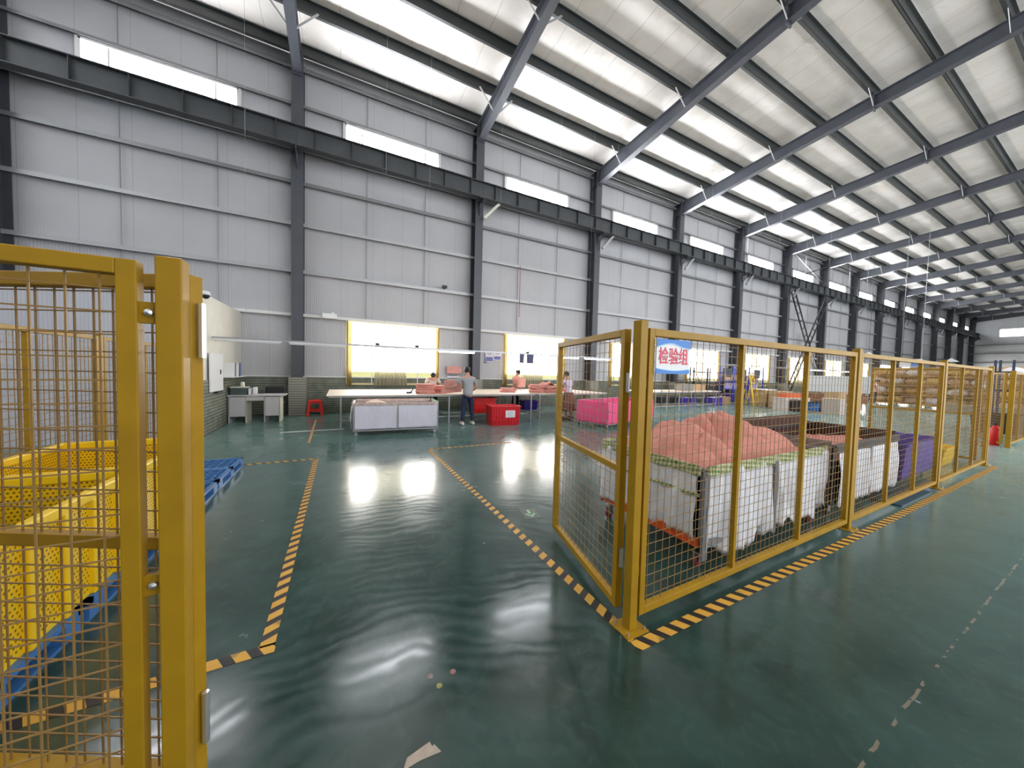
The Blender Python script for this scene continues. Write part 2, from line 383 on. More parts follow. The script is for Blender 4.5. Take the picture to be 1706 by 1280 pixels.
# office partition at left
pv = Vector((-.09, 3.7, 0)).normalized()
ws = struct(MB().add([(-2.60, 9.2, 0), (-2.69, 12.88, 0), (-2.69, 12.88, 3.14), (-2.60, 9.2, 3.06), (-2.72, 9.2, 0), (-2.80, 12.88, 0), (-2.80, 12.88, 3.14), (-2.72, 9.2, 3.06)],
    [(0, 1, 2, 3), (7, 6, 5, 4), (3, 2, 6, 7), (0, 3, 7, 4), (1, 5, 6, 2)]).build('wall_partition', M_cream))
MB().add([(-2.575, 9.25, 0), (-2.66, 12.88, 0), (-2.66, 12.88, 1.2), (-2.575, 9.25, 1.2), (-2.6, 9.25, 0), (-2.68, 12.88, 0), (-2.68, 12.88, 1.2), (-2.6, 9.25, 1.2)],
    [(0, 1, 2, 3), (7, 6, 5, 4), (3, 2, 6, 7), (0, 3, 7, 4), (1, 5, 6, 2)]).build('brick_base', M_brick, ws)
struct(MB().mm((-14, 9.2, 0), (-2.72, 9.32, 3.06)).build('wall_room', M_room))
struct(MB().mm((-2.66, 9.16, 0), (-2.58, 9.22, 3.08)).build('trim_1', M_trim))

# ------------------------------------------------------------------ steel frame
def isec(mb, p0, p1, w_, d_, ref, tf=.02):       # I-section between two points; d_ along ref
    p0 = Vector(p0); p1 = Vector(p1); rf = Vector(ref)
    for s_ in (-1, 1): mb.bar(p0+rf*s_*(d_/2-tf/2), p1+rf*s_*(d_/2-tf/2), w_, tf, ref)
    mb.bar(p0, p1, .014, d_-.02, ref)
for i, x in enumerate(cols):
    nm = ORD[i]
    t = thing('steel_column', '%s dark grey steel column from the left against the window wall' % nm, 'column', (x, 0, 0), 0, 'steel columns of the window wall')
    mb = MB(); isec(mb, (0, 12.62, .0), (0, 12.62, 11.05), .32, .46, (0, 1, 0)); mb.build('shaft', M_steel, t)
    mb = MB(); mb.mm((-.14, 11.93, 8.08), (.14, 12.4, 8.105)); mb.add([(-.012, 12.4, 7.6), (-.012, 12.4, 8.08), (-.012, 11.95, 8.08), (-.012, 11.95, 7.98), (.012, 12.4, 7.6), (.012, 12.4, 8.08), (.012, 11.95, 8.08), (.012, 11.95, 7.98)],
        [(0, 1, 2, 3), (7, 6, 5, 4), (0, 4, 5, 1), (1, 5, 6, 2), (2, 6, 7, 3), (3, 7, 4, 0)]); mb.build('corbel', M_steel, t)
    if i >= 2:
        MB().bar((.12, 12.2, 7.45), (.72, 12.15, 8.11), .10, .10, (0, 1, 0)).build('knee_brace', M_metal if i > 2 else M_deskside, t)
    t = thing('roof_rafter', '%s grey tapered roof rafter from the left, meeting its wall column' % nm, 'beam', (x, 0, 0), 0, 'roof rafters')
    prof = [(12.85, 10.42, zp(12.85)), (12.1, 10.5, zp(12.1)), (9.3, 10.80, zp(9.3)), (7.4, 11.02, zp(7.4)), (5.05, 11.22, zp(5.05)), (-5.9, 11.92, zp(-5.9))]
    mb = MB()
    for (ya, ba, ta), (yb, bb, tb_) in zip(prof, prof[1:]):
        mb.add([(-.01, ya, ba), (-.01, yb, bb), (-.01, yb, tb_), (-.01, ya, ta), (.01, ya, ba), (.01, yb, bb), (.01, yb, tb_), (.01, ya, ta)],
               [(0, 1, 2, 3), (7, 6, 5, 4), (0, 4, 5, 1), (3, 2, 6, 7), (0, 3, 7, 4), (1, 5, 6, 2)])
        mb.bar((0, ya, ba), (0, yb, bb), .24, .022); mb.bar((0, ya, ta-.01), (0, yb, tb_-.01), .24, .022)
    mb.build('beam', M_steel, t)
    MB().box((0, 5.02, 11.45), (.26, .05, .60)).build('splice_plate', M_steel, t); MB().box((0, 12.38, 10.8), (.26, .04, .8)).build('knee_plate', M_steel, t)
    for yb in (11.0, 8.0, 5.0, 2.3):
        zb = zp(yb)
        bot = 10.62 if yb > 10 else 10.98 if yb > 7 else 11.25 if yb > 4 else 11.42
        for s_ in ((-1, 1) if yb > 4 else (-1,)):
            MB().bar((s_*.10, yb, bot), (s_*.62, yb, zb+.03), .05, .012, (0, 1, 0)).build('flange_brace', M_metal if s_ > 0 else M_trim, t)
# purlins, one continuous line each
for k, y in enumerate(PY[:9]):
    z = zp(y); mb = MB()
    mb.mm((X0-.8, y-.006, z), (82.8, y+.006, z+.29)); mb.mm((X0-.8, y-.006, z), (82.8, y+.075, z+.012)); mb.mm((X0-.8, y+.063, z), (82.8, y+.075, z+.03))
    mb.mm((X0-.8, y-.075, z+.278), (82.8, y, z+.29))
    tag(mb.build('roof_purlin', M_purlin), '%s dark roof purlin out from the window wall, running the hall length' % ORD[k], 'purlin', 'roof purlins')
# wall girts
GZ = [(8.5, 'light grey wall girt just below the crane girder', M_girt, .14), (7.42, 'uppermost grey wall girt between crane girder and windows', M_girt, .1), (6.12, 'middle grey wall girt of the window wall', M_girt_lit, .1),
      (4.64, 'grey wall girt next above the tall windows', M_girt_lit, .1), (3.24, 'white girt running along the heads of the tall windows', M_trim, .08),
      (9.80, 'grey girt just above the small high windows', M_girt, .07), (10.95, 'grey eave girt where the wall meets the roof', M_girt, .12)]
for z, lb, m_, h_ in GZ:
    mb = MB(); mb.mm((-13, YW-.14, z), (82.8, YW, z+.012)); mb.mm((-13, YW-.14, z-h_), (82.8, YW-.128, z))
    tag(mb.build('wall_girt', m_), lb, 'girt', 'wall girts')
tag(MB().mm((-13, YW-.11, 1.2), (82.8, YW, 1.235)).build('sill_rail', M_trim), 'white sill rail capping the green brick base of the window wall', 'rail')
for i, x in enumerate(cols[:-1]):
    for s_, nm in ((2, 'left'), (4, 'right')):
        if i < 9:
            o = MB().tube((x+s_, YW-.07, 3.24), (x+s_, YW-.07, 11.0), .011, 6).build('sag_rod', M_girt)
            tag(o, '%s thin vertical sag rod between the %s and %s wall columns' % (nm, ORD[i], ORD[i+1]), 'rod', 'sag rods on the window wall')
# end wall columns / girts
for z, lb in ((7.05, 'upper'), (5.8, 'middle'), (4.5, 'lower')):
    tag(MB().mm((82.6, -5, z-.06), (82.8, 12.8, z+.06)).build('wall_girt', M_girt), '%s grey girt on the far end wall' % lb, 'girt', 'girts of the end wall')
# crane girder, one length per bay
g0 = None
for i, x in enumerate(cols[:-1]):
    lb = 'dark crane girder length between the %s and %s wall columns' % (ORD[i], ORD[i+1])
    if g0 is None:
        g0 = thing('crane_girder', lb, 'girder', (x, 12.1, 8.11), 0, 'crane girder lengths')
        mb = MB(); mb.mm((.005, -.13, 0), (5.995, .13, .025)); mb.mm((.005, -.12, .58), (5.995, .12, .605)); mb.mm((.005, -.006, .02), (5.995, .006, .59)); mb.build('beam', M_girder, g0)
        for k in range(6): MB().mm((.5+k*1.0, -.11, .025), (.512+k*1.0, .11, .58)).build('stiffener', M_girder, g0)
        MB().mm((.005, -.03, .605), (5.995, .03, .62)).build('rail', M_dark, g0)
    else: dup(g0, (x, 12.1, 8.11), label=lb)
# lattice cross bracing in the seventh bay
t = thing('lattice_brace', 'X-shaped dark lattice brace crossing the wall bay beside the ladder-like shadows', 'brace', (31.8, 12.32, 0))
t['label'] = 'X-shaped dark lattice wall brace with ladder-like rungs, behind the long yellow fence'
for sgn, nmb in ((-1, 'left'), (1, 'right')):
    a = Vector((sgn*2.75, 0, 8.0)); b = Vector((-sgn*2.6, 0, .6)); d = (b-a).normalized(); nn = Vector((d.z, 0, -d.x))
    mb = MB()
    for s_ in (-1, 1): mb.bar(a+nn*s_*.25, b+nn*s_*.25, .07, .07, (0, 1, 0))
    for k in range(1, 14):
        p = a+(b-a)*k/14; mb.bar(p-nn*.25, p+nn*.25, .04, .04, (0, 1, 0))
    mb.build('lattice_arm', M_dark, t)
mb = MB(); mb.bar((28.95, 12.3, 10.6), (34.6, 12.3, 8.8), .06, .06); mb.bar((34.65, 12.25, 10.6), (28.95, 12.25, 8.8), .06, .06)
tag(mb.build('cross_brace', M_dark), 'thin dark cross bracing over the small high window above the lattice brace', 'brace')

# ------------------------------------------------------------------ mesh fences
def mesh_panel(t, L, z0, z1, studs=(), mid=None, fw_=.045, sx=.066, sz=.067, wr=.0021, axis='x', x_off=0.0, y_off=0.0):
    """panel from local x=0..L"""
    f = MB()
    for a in (0, L-fw_): f.mm((x_off+a, y_off-fw_/2, z0), (x_off+a+fw_, y_off+fw_/2, z1))
    f.mm((x_off+fw_, y_off-fw_/2, z1-fw_), (x_off+L-fw_, y_off+fw_/2, z1)); f.mm((x_off+fw_, y_off-fw_/2, z0), (x_off+L-fw_, y_off+fw_/2, z0+fw_))
    f.build('frame', M_yel, t, bevel=.003)
    for q in studs: MB().mm((x_off+q-.016, y_off-.018, z0+fw_), (x_off+q+.016, y_off+.018, z1-fw_)).build('stud', M_yel, t)
    if mid: MB().mm((x_off+fw_, y_off-.018, mid-.02), (x_off+L-fw_, y_off+.018, mid+.02)).build('mid_rail', M_yel, t)
    wv_ = MB(); x = fw_+sx*.6
    while x < L-fw_:
        wv_.bar((x_off+x, y_off, z0+fw_*.5), (x_off+x, y_off, z1-fw_*.5), wr*2, wr*2, (0, 1, 0)); x += sx
    z = z0+fw_+sz*.6
    while z < z1-fw_:
        wv_.bar((x_off+fw_*.5, y_off+.003, z), (x_off+L-fw_*.5, y_off+.003, z), wr*2, wr*2); z += sz
    wv_.build('wire_mesh', M_wire, t)
def post(x, y, lb, group='yellow fence posts', w_=.06, h_=1.87, plate=True):
    t = thing('fence_post', lb, 'post', (x, y, 0), 0, group)
    MB().mm((-w_/2, -w_/2, .008), (w_/2, w_/2, h_)).build('shaft', M_yel, t, bevel=.004)
    if plate:
        MB().mm((-.085, -.075, 0), (.085, .075, .008)).build('base_plate', M_yel, t)
        for sx in (-1, 1):
            for sy in (-1, 1): MB().tube((sx*.065, sy*.055, .008), (sx*.065, sy*.055, .026), .009, 6).build('bolt', M_zinc, t)
    return t
PX = [1.58, 4.70, 7.76, 10.80]
pl = ['yellow corner fence post beside the sign, nearest of the long fence', 'second yellow post of the long fence, between the two white cloth carts', 'third yellow post of the long fence, by the purple-blue bin', 'last yellow post at the far end of the long fence']
for x, lb in zip(PX, pl): post(x, 1.41, lb)
for k, (a, b) in enumerate(zip(PX, PX[1:])):
    L = b-a-.11
    t = thing('mesh_fence', ['yellow mesh fence panel carrying the blue and white sign', 'middle yellow mesh panel of the long fence, in front of the second cart', 'farthest yellow mesh panel of the long fence, in front of the yellow basket'][k], 'fence', (a+.055, 1.41, 0), 0, 'panels of the long yellow fence')
    mesh_panel(t, L, .07, 1.83, (L/3, 2*L/3), wr=.0015)
    for z in (.35, 1.5):
        MB().mm((-.028, -.012, z-.03), (.0, .012, z+.03)).build('bracket', M_yel, t)
# gate at the corner post, swung inwards
ang = math.atan2(1.12, .27)
t = thing('mesh_gate', 'yellow mesh gate with a mid rail, swung inward from the corner post', 'gate', (1.575, 1.50, 0), ang)
mesh_panel(t, 1.12, .07, 1.83, mid=.95, wr=.0015)
for z in (.4, 1.5): MB().tube((-.012, -.0, z-.06), (-.012, -.0, z+.06), .011, 8).build('hinge', M_zinc, t)
# gate at the far end of the long fence
t = thing('mesh_gate', 'distant yellow mesh gate folded back behind the last post of the long fence', 'gate', (10.84, 1.50, 0), R(88))
mesh_panel(t, 1.5, .07, 1.83, mid=.95, wr=.0014)
for z in (.4, 1.5): MB().tube((-.04, .02, z-.06), (-.04, .02, z+.06), .011, 8).bar((-.06, .02, z), (.01, .0, z), .02, .02).build('hinge', M_zinc, t)
# second fence beyond the gap
for x, lb in ((14.4, 'yellow post starting the second fence beyond the gap at right'), (17.5, 'yellow post farther along the second fence at the right edge')): post(x, 1.57, lb, w_=.08)
t = thing('mesh_fence', 'yellow mesh panel of the second fence at the right edge of the photo', 'fence', (14.47, 1.57, 0)); mesh_panel(t, 2.96, .07, 1.83, (1.0, 2.0))
t = thing('mesh_gate', 'yellow mesh gate opened inward from the second fence post, before the dark crate', 'gate', (14.38, 1.66, 0), R(22)); mesh_panel(t, 1.35, .07, 1.83, mid=None)

# near left post, panel and open gate
lp = post(-.462, 1.41, 'nearest yellow fence post, standing large at the left', w_=.062)
t = thing('mesh_fence', 'near yellow mesh fence panel cut by the left edge of the photo', 'fence', (-.534, 1.41, 0), pi); mesh_panel(t, 3.0, .07, 1.85, (1.0, 2.0), sx=.066)
for z in (.86, 1.70):
    b_ = MB().mm((-.045, -.010, z-.032), (.0, .010, z+.032)).build('bracket', M_yel, t)
    MB().lathe([(0.0, 0), (.012, .001), (.010, .008), (0.0, .012)], (-.022, .010, z), 10, 'y').build('bolt', M_zinc, b_)
t = thing('mesh_gate', 'yellow mesh gate with mid rail, folded open behind the near left fence panel', 'gate', (-.425, 1.475, 0), pi-R(28)); mesh_panel(t, 1.15, .09, 1.84, mid=.94)
for z in (.32, 1.66): MB().tube((-.016, 0, z-.09), (-.016, 0, z+.09), .011, 8).build('hinge', M_zinc, t)
# long fence behind the yellow crates
for y, lb in ((8.95, 'yellow post ending the back fence beside the partition'), (5.85, 'yellow post in the middle of the back fence behind the yellow crates'), (2.75, 'yellow post of the back fence seen at the left edge behind the mesh')):
    post(-2.58, y, lb, w_=.055)
for y0, lb in ((2.8, 'yellow mesh panel of the back fence behind the near yellow crate'), (5.9, 'farther yellow mesh panel of the back fence, ending by the partition')):
    t = thing('mesh_fence', lb, 'fence', (-2.58, y0, 0), pi/2, 'panels of the back fence'); mesh_panel(t, 3.0, .07, 1.85, (1.0, 2.0), wr=.0025)

# sign on the fence
t = thing('fence_sign', 'white and blue sign with three red Chinese characters hung on the yellow fence', 'sign', (1.835, 1.378, 1.665))
MB().mm((-.155, -.003, -.105), (.155, .003, .105)).build('board', M_wht, t)
M_sblue = mat('sign_blue', (0.02, 0.20, 0.62), 0.4); M_slb = mat('sign_light_blue', (0.35, 0.62, 0.85), 0.4); M_sred = mat('sign_red', (0.75, 0.03, 0.08), 0.4)
def band(fa, fb, m_, yy, nm):
    k = 24; vs_ = [(-.155+.31*i/k, yy, fa(i/k)) for i in range(k+1)]+[(-.155+.31*i/k, yy, fb(i/k)) for i in range(k+1)]
    b_ = MB().add(vs_, [(i, i+1, k+2+i, k+1+i) for i in range(k)]); return b_.build(nm, m_, t, solid=.001)
topc = lambda u: .105-.048+.026*sin(pi*min(1, u*1.35)*.8)-.03*max(0, u-.45)
band(lambda u: .105, topc, M_sblue, -.0042, 'blue_band')
band(topc, lambda u: topc(u)-.006, M_slb, -.0042, 'blue_band')
botc = lambda u: -.105+.030-.012*sin(pi*u)
band(lambda u: -.105, botc, M_sblue, -.0042, 'blue_band')
band(botc, lambda u: botc(u)+.005, M_slb, -.0042, 'blue_band')
def text(s_, size, m_, par, loc, nm='lettering', rot=(pi/2, 0, 0), sxy=1.0):
    cu = bpy.data.curves.new(nm, 'FONT'); cu.body = s_; cu.size = size; cu.align_x = 'CENTER'; cu.align_y = 'CENTER'; cu.extrude = .0006; cu.offset = size*.012
    tmp = bpy.data.objects.new(nm, cu); C.objects.link(tmp); dg = bpy.context.evaluated_depsgraph_get(); me = bpy.data.meshes.new_from_object(tmp.evaluated_get(dg))
    bpy.data.objects.remove(tmp); me.materials.clear(); me.materials.append(m_)
    o = bpy.data.objects.new(nm, me); C.objects.link(o); o.parent = par; o.location = loc; o.rotation_euler = rot; o.scale = (1, sxy, 1); return o
text('检验组', .092, M_sred, t, (0, -.0048, -.004), sxy=1.18)

# ------------------------------------------------------------------ floor markings
def tape(x0, y0, x1, y1, lb, w_=.072, m_=None, nm='hazard_tape', cat='tape'):
    L = math.hypot(x1-x0, y1-y0); k = max(2, int(L/.25))
    def fn(u, v): return (u*L, (v-.5)*w_+.002*noise.noise((u*L*3, v, 1)), .0012)
    o = MB().grid(fn, k, 1).build(nm, m_ or M_tape, solid=.0014, loc=(x0, y0, 0), rz=math.atan2(y1-y0, x1-x0))
    return tag(o, lb, cat, 'hazard tapes on the floor' if not m_ else None)
tape(-.35, 2.18, -.35, 6.42, 'black and yellow floor tape running away right of the yellow crates')
tape(-.31, 2.16, -3.2, 2.16, 'black and yellow floor tape crossing behind the near left fence')
tape(-.39, 6.42, -2.3, 6.42, 'short black and yellow floor tape beyond the blue pallet')
tape(1.53, 1.33, 1.53, 6.40, 'black and yellow floor tape running from the corner post to the pink cart')
tape(1.50, 1.29, 10.9, 1.29, 'long black and yellow floor tape in front of the long fence')
tape(1.56, 6.40, 3.3, 6.40, 'faint far black and yellow floor tape before the man in jeans')
M_ftape = mat('faded_orange_tape', (0.42, 0.24, 0.10), 0.5, var=.2)
tape(-.56, 7.83, -.62, 11.2, 'faded orange floor line leading to the red stool', .05, M_ftape, 'floor_line', 'line')
tape(-1.23, 9.26, .09, 9.31, 'bright white strip on the floor beside the white cart', .07, M_wht, 'floor_line', 'line')
tape(10.9, 7.6, 21, 7.9, 'pale floor line beyond the fence, near the wooden cabinets', .05, mat('pale_line', (.45, .45, .36), .6), 'floor_line', 'line')
# arrow sticker
t = thing('floor_sticker', 'small dark green floor sticker with a pale arrow, left of the yellow gate', 'sticker', (1.855, 3.08, 0), R(-12))
MB().mm((-.09, -.13, 0), (.09, .13, .0015)).build('backing', mat('sticker_green', (.004, .02, .012), .4), t)
M_arrow = mat('arrow_pale_green', (.25, .5, .33), .5)
MB().add([(-.014, .09, .0022), (.014, .09, .0022), (.014, -.01, .0022), (-.014, -.01, .0022)], [(0, 1, 2, 3)]).add([(0, -.10, .0022), (.062, -.015, .0022), (.04, .0, .0022), (0, -.055, .0022), (-.04, .0, .0022), (-.062, -.015, .0022)], [(0, 1, 2, 3), (0, 3, 4, 5)]).build('arrow', M_arrow, t)
# scrap of tape and drill marks
mb = MB(); pts = [(.222, 1.262), (.29, 1.268), (.372, 1.262), (.352, 1.302), (.345, 1.295), (.338, 1.318), (.245, 1.300), (.236, 1.285)]
mb.add([(x, y, .0004) for x, y in pts]+[(x, y, .0022) for x, y in pts], [tuple(range(8))[::-1], tuple(range(8, 16))]+[(i, (i+1) % 8, 8+(i+1) % 8, 8+i) for i in range(8)])
tag(mb.build('tape_scrap', mat('beige_tape', (.40, .33, .26), .6, var=.12, vscale=30)), 'torn beige scrap of tape on the floor at the bottom edge', 'tape')
for k, (x, y, lb) in enumerate(((.412, 1.615, 'left drilled hole with a pale worn ring in the green floor'), (.440, 1.545, 'small yellowish drilled hole in the green floor, nearest the beige scrap'), (.522, 1.590, 'right reddish patched mark in the green floor'))):
    tag(MB().lathe([(.004, .0008), (.006, .0016), (.013, .0016), (.015, .0002)], (x, y, 0), 14).build('floor_mark', mat('floor_mark_%d' % k, [(.25, .2, .19), (.3, .26, .1), (.28, .15, .13)][k], .8, var=.3, vscale=60)), lb, 'mark', 'marks around the old bolt holes')

# ------------------------------------------------------------------ carts
def caster(par, x, y, z=.0, r=.045, m_=None):
    c = MB(); c.lathe([(0, -.016), (r*.8, -.016), (r, -.010), (r, .010), (r*.8, .016), (0, .016)], (x, y, z+r), 16, 'y')
    o = c.build('caster', m_ or M_rub, par, smooth=False)
    b_ = MB(); b_.mm((x-.022, y-.028, z+r), (x+.022, y-.022, z+2*r+.02)); b_.mm((x-.022, y+.022, z+r), (x+.022, y+.028, z+2*r+.02)); b_.mm((x-.035, y-.03, z+2*r+.015), (x+.035, y+.03, z+2*r+.025)); b_.build('fork', M_metal, o)
def cloth_wall(p0, p1, ztop, zbot, seed, amp=.02, folds=5, hem=.03, nu=60, nv=16, outn=(0, -1, 0), bulge=.03):
    p0 = Vector(p0); p1 = Vector(p1); n_ = Vector(outn); mb = MB()
    def fn(u, v):
        hz = zbot+hem*noise.noise((u*4+seed, 0, 1))+hem*.8*noise.noise((u*11+seed, 3, 1)); z = ztop+(hz-ztop)*v
        a = amp*(.15+v)*noise.noise((u*folds+seed, v*.9, seed))*2 + amp*.5*noise.noise((u*folds*2.7, v*3, seed+5))
        p = p0+(p1-p0)*u+n_*(a+bulge*sin(pi*v)*.6); return (p.x, p.y, z)
    return mb.grid(fn, nu, nv)
def frame_box(t, L, W, z0, z1, m_, r=.016, mids=()):
    f = MB()
    for x in [0, L]+list(mids):
        for y in (0, W): f.box((x, y, (z0+z1)/2), (2*r, 2*r, z1-z0))
    for z in (z0, z1):
        for y in (0, W): f.bar((0, y, z), (L, y, z), 2*r, 2*r)
        for x in (0, L): f.bar((x, 0, z), (x, W, z), 2*r, 2*r)
    return f.build('frame', m_, t)
def heap(L, W, z0, hfn, seed, nu=90, nv=50, amp=.06):
    mb = MB()
    def fn(u, v):
        x = u*L; y = v*W; e = min(1, min(u, 1-u)*9, min(v, 1-v)*7)
        h = hfn(x, y)
        q = Vector((x*2.2, y*2.2, seed)); d_ = noise.noise(q)*1.3
        w1 = noise.noise((x*1.7, y*1.7, seed+20)); w2 = noise.noise((x*1.7, y*1.7, seed+30))
        X_, Y_ = x*2.0+w1*1.2, y*2.0+w2*1.2
        lobe = min(1, (abs(noise.noise((X_, Y_, seed+3)))*2.0))**.8
        fold = min(1, (abs(noise.noise((X_*2.2+w2*2, Y_*1.2, seed+9)))*2.2))**.75
        wrk = noise.noise((X_*5, Y_*8, seed+1))
        return (x, y, z0+(h*(.8+.2*lobe)+amp*(lobe*.8+fold*.7+wrk*.16)-amp*.7)*e**.5)
    return mb.grid(fn, nu, nv)

# cart 1: white cloth with green trim
t = thing('cloth_cart', 'large white cloth-lined cart with green patterned trim and orange base, nearest behind the long fence', 'cart', (2.55, 1.60, 0))
L, W = 2.05, 1.10
frame_box(t, L, W, .20, .80, M_gstrap, mids=(1.0,))
b_ = MB(); b_.mm((.02, .02, .185), (L-.02, W-.02, .20)); b_.build('base_board', M_brown, t)
b_ = MB(); b_.bar((-.022, 0, .235), (-.022, W, .235), .012, .06); b_.bar((-.03, 0, .205), (-.03, W, .205), .04, .012); b_.build('base_rail', M_orange, t)
cloth_wall((0, -.02, 0), (.98, -.02, 0), .80, .12, 1.3, .055, 5, .07).build('cloth_liner', M_white, t, smooth=True, solid=.004)
cloth_wall((1.05, -.02, 0), (L, -.02, 0), .80, .15, 7.7, .05, 5, .09).build('cloth_liner', M_white, t, smooth=True, solid=.004)
cloth_wall((-.025, W, 0), (-.025, .03, 0), .80, .24, 4.1, .05, 5, .04, outn=(-1, 0, 0)).build('cloth_liner', M_white, t, smooth=True, solid=.004)
cloth_wall((0, W+.02, 0), (L, W+.02, 0), .80, .15, 2.1, .025, 5, .04, outn=(0, 1, 0)).build('cloth_liner', M_white, t, smooth=True, solid=.004)
cloth_wall((L+.02, W, 0), (L+.02, 0, 0), .80, .2, 3.1, .02, 4, .03, outn=(1, 0, 0)).build('cloth_liner', M_taupe, t, smooth=True, solid=.004)
for a, b, on, sd in (((0, -.032, 0), (L, -.032, 0), (0, -1, 0), 1.2), ((-.037, W, 0), (-.037, 0, 0), (-1, 0, 0), 2.2), ((0, W+.03, 0), (L, W+.03, 0), (0, 1, 0), 3.2)):
    cloth_wall(a, b, .845, .765, sd, .004, 6, .006, outn=on, bulge=0).build('green_trim', M_green, t, smooth=True, solid=.012)
cloth_wall((-.045, W, 0), (-.045, 0, 0), .625, .60, 6.2, .006, 6, .01, outn=(-1, 0, 0), bulge=0).build('green_trim', M_green, t, smooth=True, solid=.006)
MB().mm((.99, -.045, .12), (1.045, -.03, .79)).build('strap', M_gstrap, t)
MB().mm((-.035, -.04, .10), (.028, -.02, .77)).build('strap', M_gstrap, t)
for x, y in ((.05, .05), (L-.08, .05), (.05, W-.05), (L-.08, W-.05)): caster(t, x, y, 0, .05, mat('maroon_wheel', (.22, .03, .04), .5))
def g(x, y, cx, cy, sx, sy, h): return h*math.exp(-((x-cx)/sx)**2-((y-cy)/sy)**2)
_dr = random.Random(11)
DOMES = [(1.15, .58, .46, .30, .3, .44), (1.02, .50, .30, .42, 1.0, .40), (.55, .55, .50, .36, .5, .32), (.42, .42, .42, .30, -.5, .27), (.80, .78, .45, .30, .1, .30), (1.55, .50, .55, .28, -.3, .24), (1.45, .30, .50, .22, .15, .20), (1.80, .60, .36, .30, .2, .14), (.95, .22, .62, .20, -.1, .20), (.22, .30, .36, .26, .6, .16), (.2, .8, .35, .35, 0, .15), (1.5, .85, .55, .25, .1, .18)]
def domes(x, y):
    h = .03
    x += .10*noise.noise((x*3, y*3, 4)); y += .08*noise.noise((x*3, y*3, 9))
    for cx, cy, a, b, th, hh in DOMES:
        dx, dy = x-cx, y-cy; u = (dx*cos(th)+dy*sin(th))/a; v = (-dx*sin(th)+dy*cos(th))/b; q = u*u+v*v
        if q < 1: h = max(h, hh*(1-q)**.62*(1+.05*sin(u*9+cx*7)*(1-q)))
    return h
def h1(x, y): return domes(x, y)
def h1_old(x, y): return .04+g(x, y, 1.12, .55, .30, .34, .42)+g(x, y, .50, .55, .30, .45, .30)+g(x, y, .2, .35, .25, .5, .05)+g(x, y, 1.62, .40, .26, .4, .16)
o = heap(L-.04, W-.04, .76, h1, 3.3, 200, 120, .030).build('fabric_heap', M_pink, None, smooth=True, solid=.01, loc=(2.57, 1.62, 0))
tag(o, 'big heap of salmon pink fabric piled above the nearest white cart', 'fabric', kind='stuff')
# cart 2
t = thing('cloth_cart', 'second cart behind the fence, white cloth front with dark band and brown inside', 'cart', (4.90, 1.62, 0))
L, W = 1.95, 1.0
frame_box(t, L, W, .16, .80, M_dark, mids=(.95,))
MB().mm((.02, .02, .15), (L-.02, W-.02, .17)).build('base_board', M_brown, t)
for a, b in ((.08, .93), (1.0, 1.95)): cloth_wall((a, -.03, 0), (b, -.03, 0), .72, .12, a*3, .02, 5, .03).build('cloth_liner', M_white, t, smooth=True, solid=.004)
cloth_wall((0, -.035, 0), (L, -.035, 0), .82, .73, 1, .006, 5, .012, bulge=0).build('dark_trim', mat('charcoal_cloth', (.07, .075, .08), .8), t, smooth=True, solid=.012)
cloth_wall((0, W, 0), (L, W, 0), .98, .14, 2, .015, 5, .02, outn=(0, 1, 0)).build('cloth_liner', M_brown, t, smooth=True, solid=.006)
cloth_wall((-.02, W, 0), (-.02, 0, 0), .86, .14, 5, .02, 5, .03, outn=(-1, 0, 0)).build('cloth_liner', M_taupe, t, smooth=True, solid=.006)
cloth_wall((L, W, 0), (L, 0, 0), .86, .14, 8, .015, 5, .02, outn=(1, 0, 0)).build('cloth_liner', M_brown, t, smooth=True, solid=.006)
MB().mm((.93, -.045, .12), (1.0, -.03, .72)).build('strap', M_gstrap, t)
for x, y in ((.07, .05), (L-.08, .05), (.07, W-.05), (L-.08, W-.05)): caster(t, x, y)
o = heap(L-.06, W-.06, .60, lambda x, y: .06+g(x, y, .3, .3, .4, .4, .05)+g(x, y, 1.5, .3, .5, .4, .08), 6.1, 60, 30, .04).build('fabric_heap', M_pink, None, smooth=True, solid=.01, loc=(4.93, 1.65, 0))
tag(o, 'low layer of pink fabric lying in the second cart with the brown inside', 'fabric', kind='stuff')
# cart behind the first, only its dark board shows
t = thing('cloth_cart', 'dark grey cart end showing behind the nearest white cart', 'cart', (4.7, 2.72, 0))
MB().mm((0, 0, .08), (1.3, .6, .86)).build('body', mat('dark_grey_board', (.045, .045, .055), .7), t, bevel=.02)
for x in (.1, 1.2):
    for y in (.08, .52): caster(t, x, y, 0, .03)
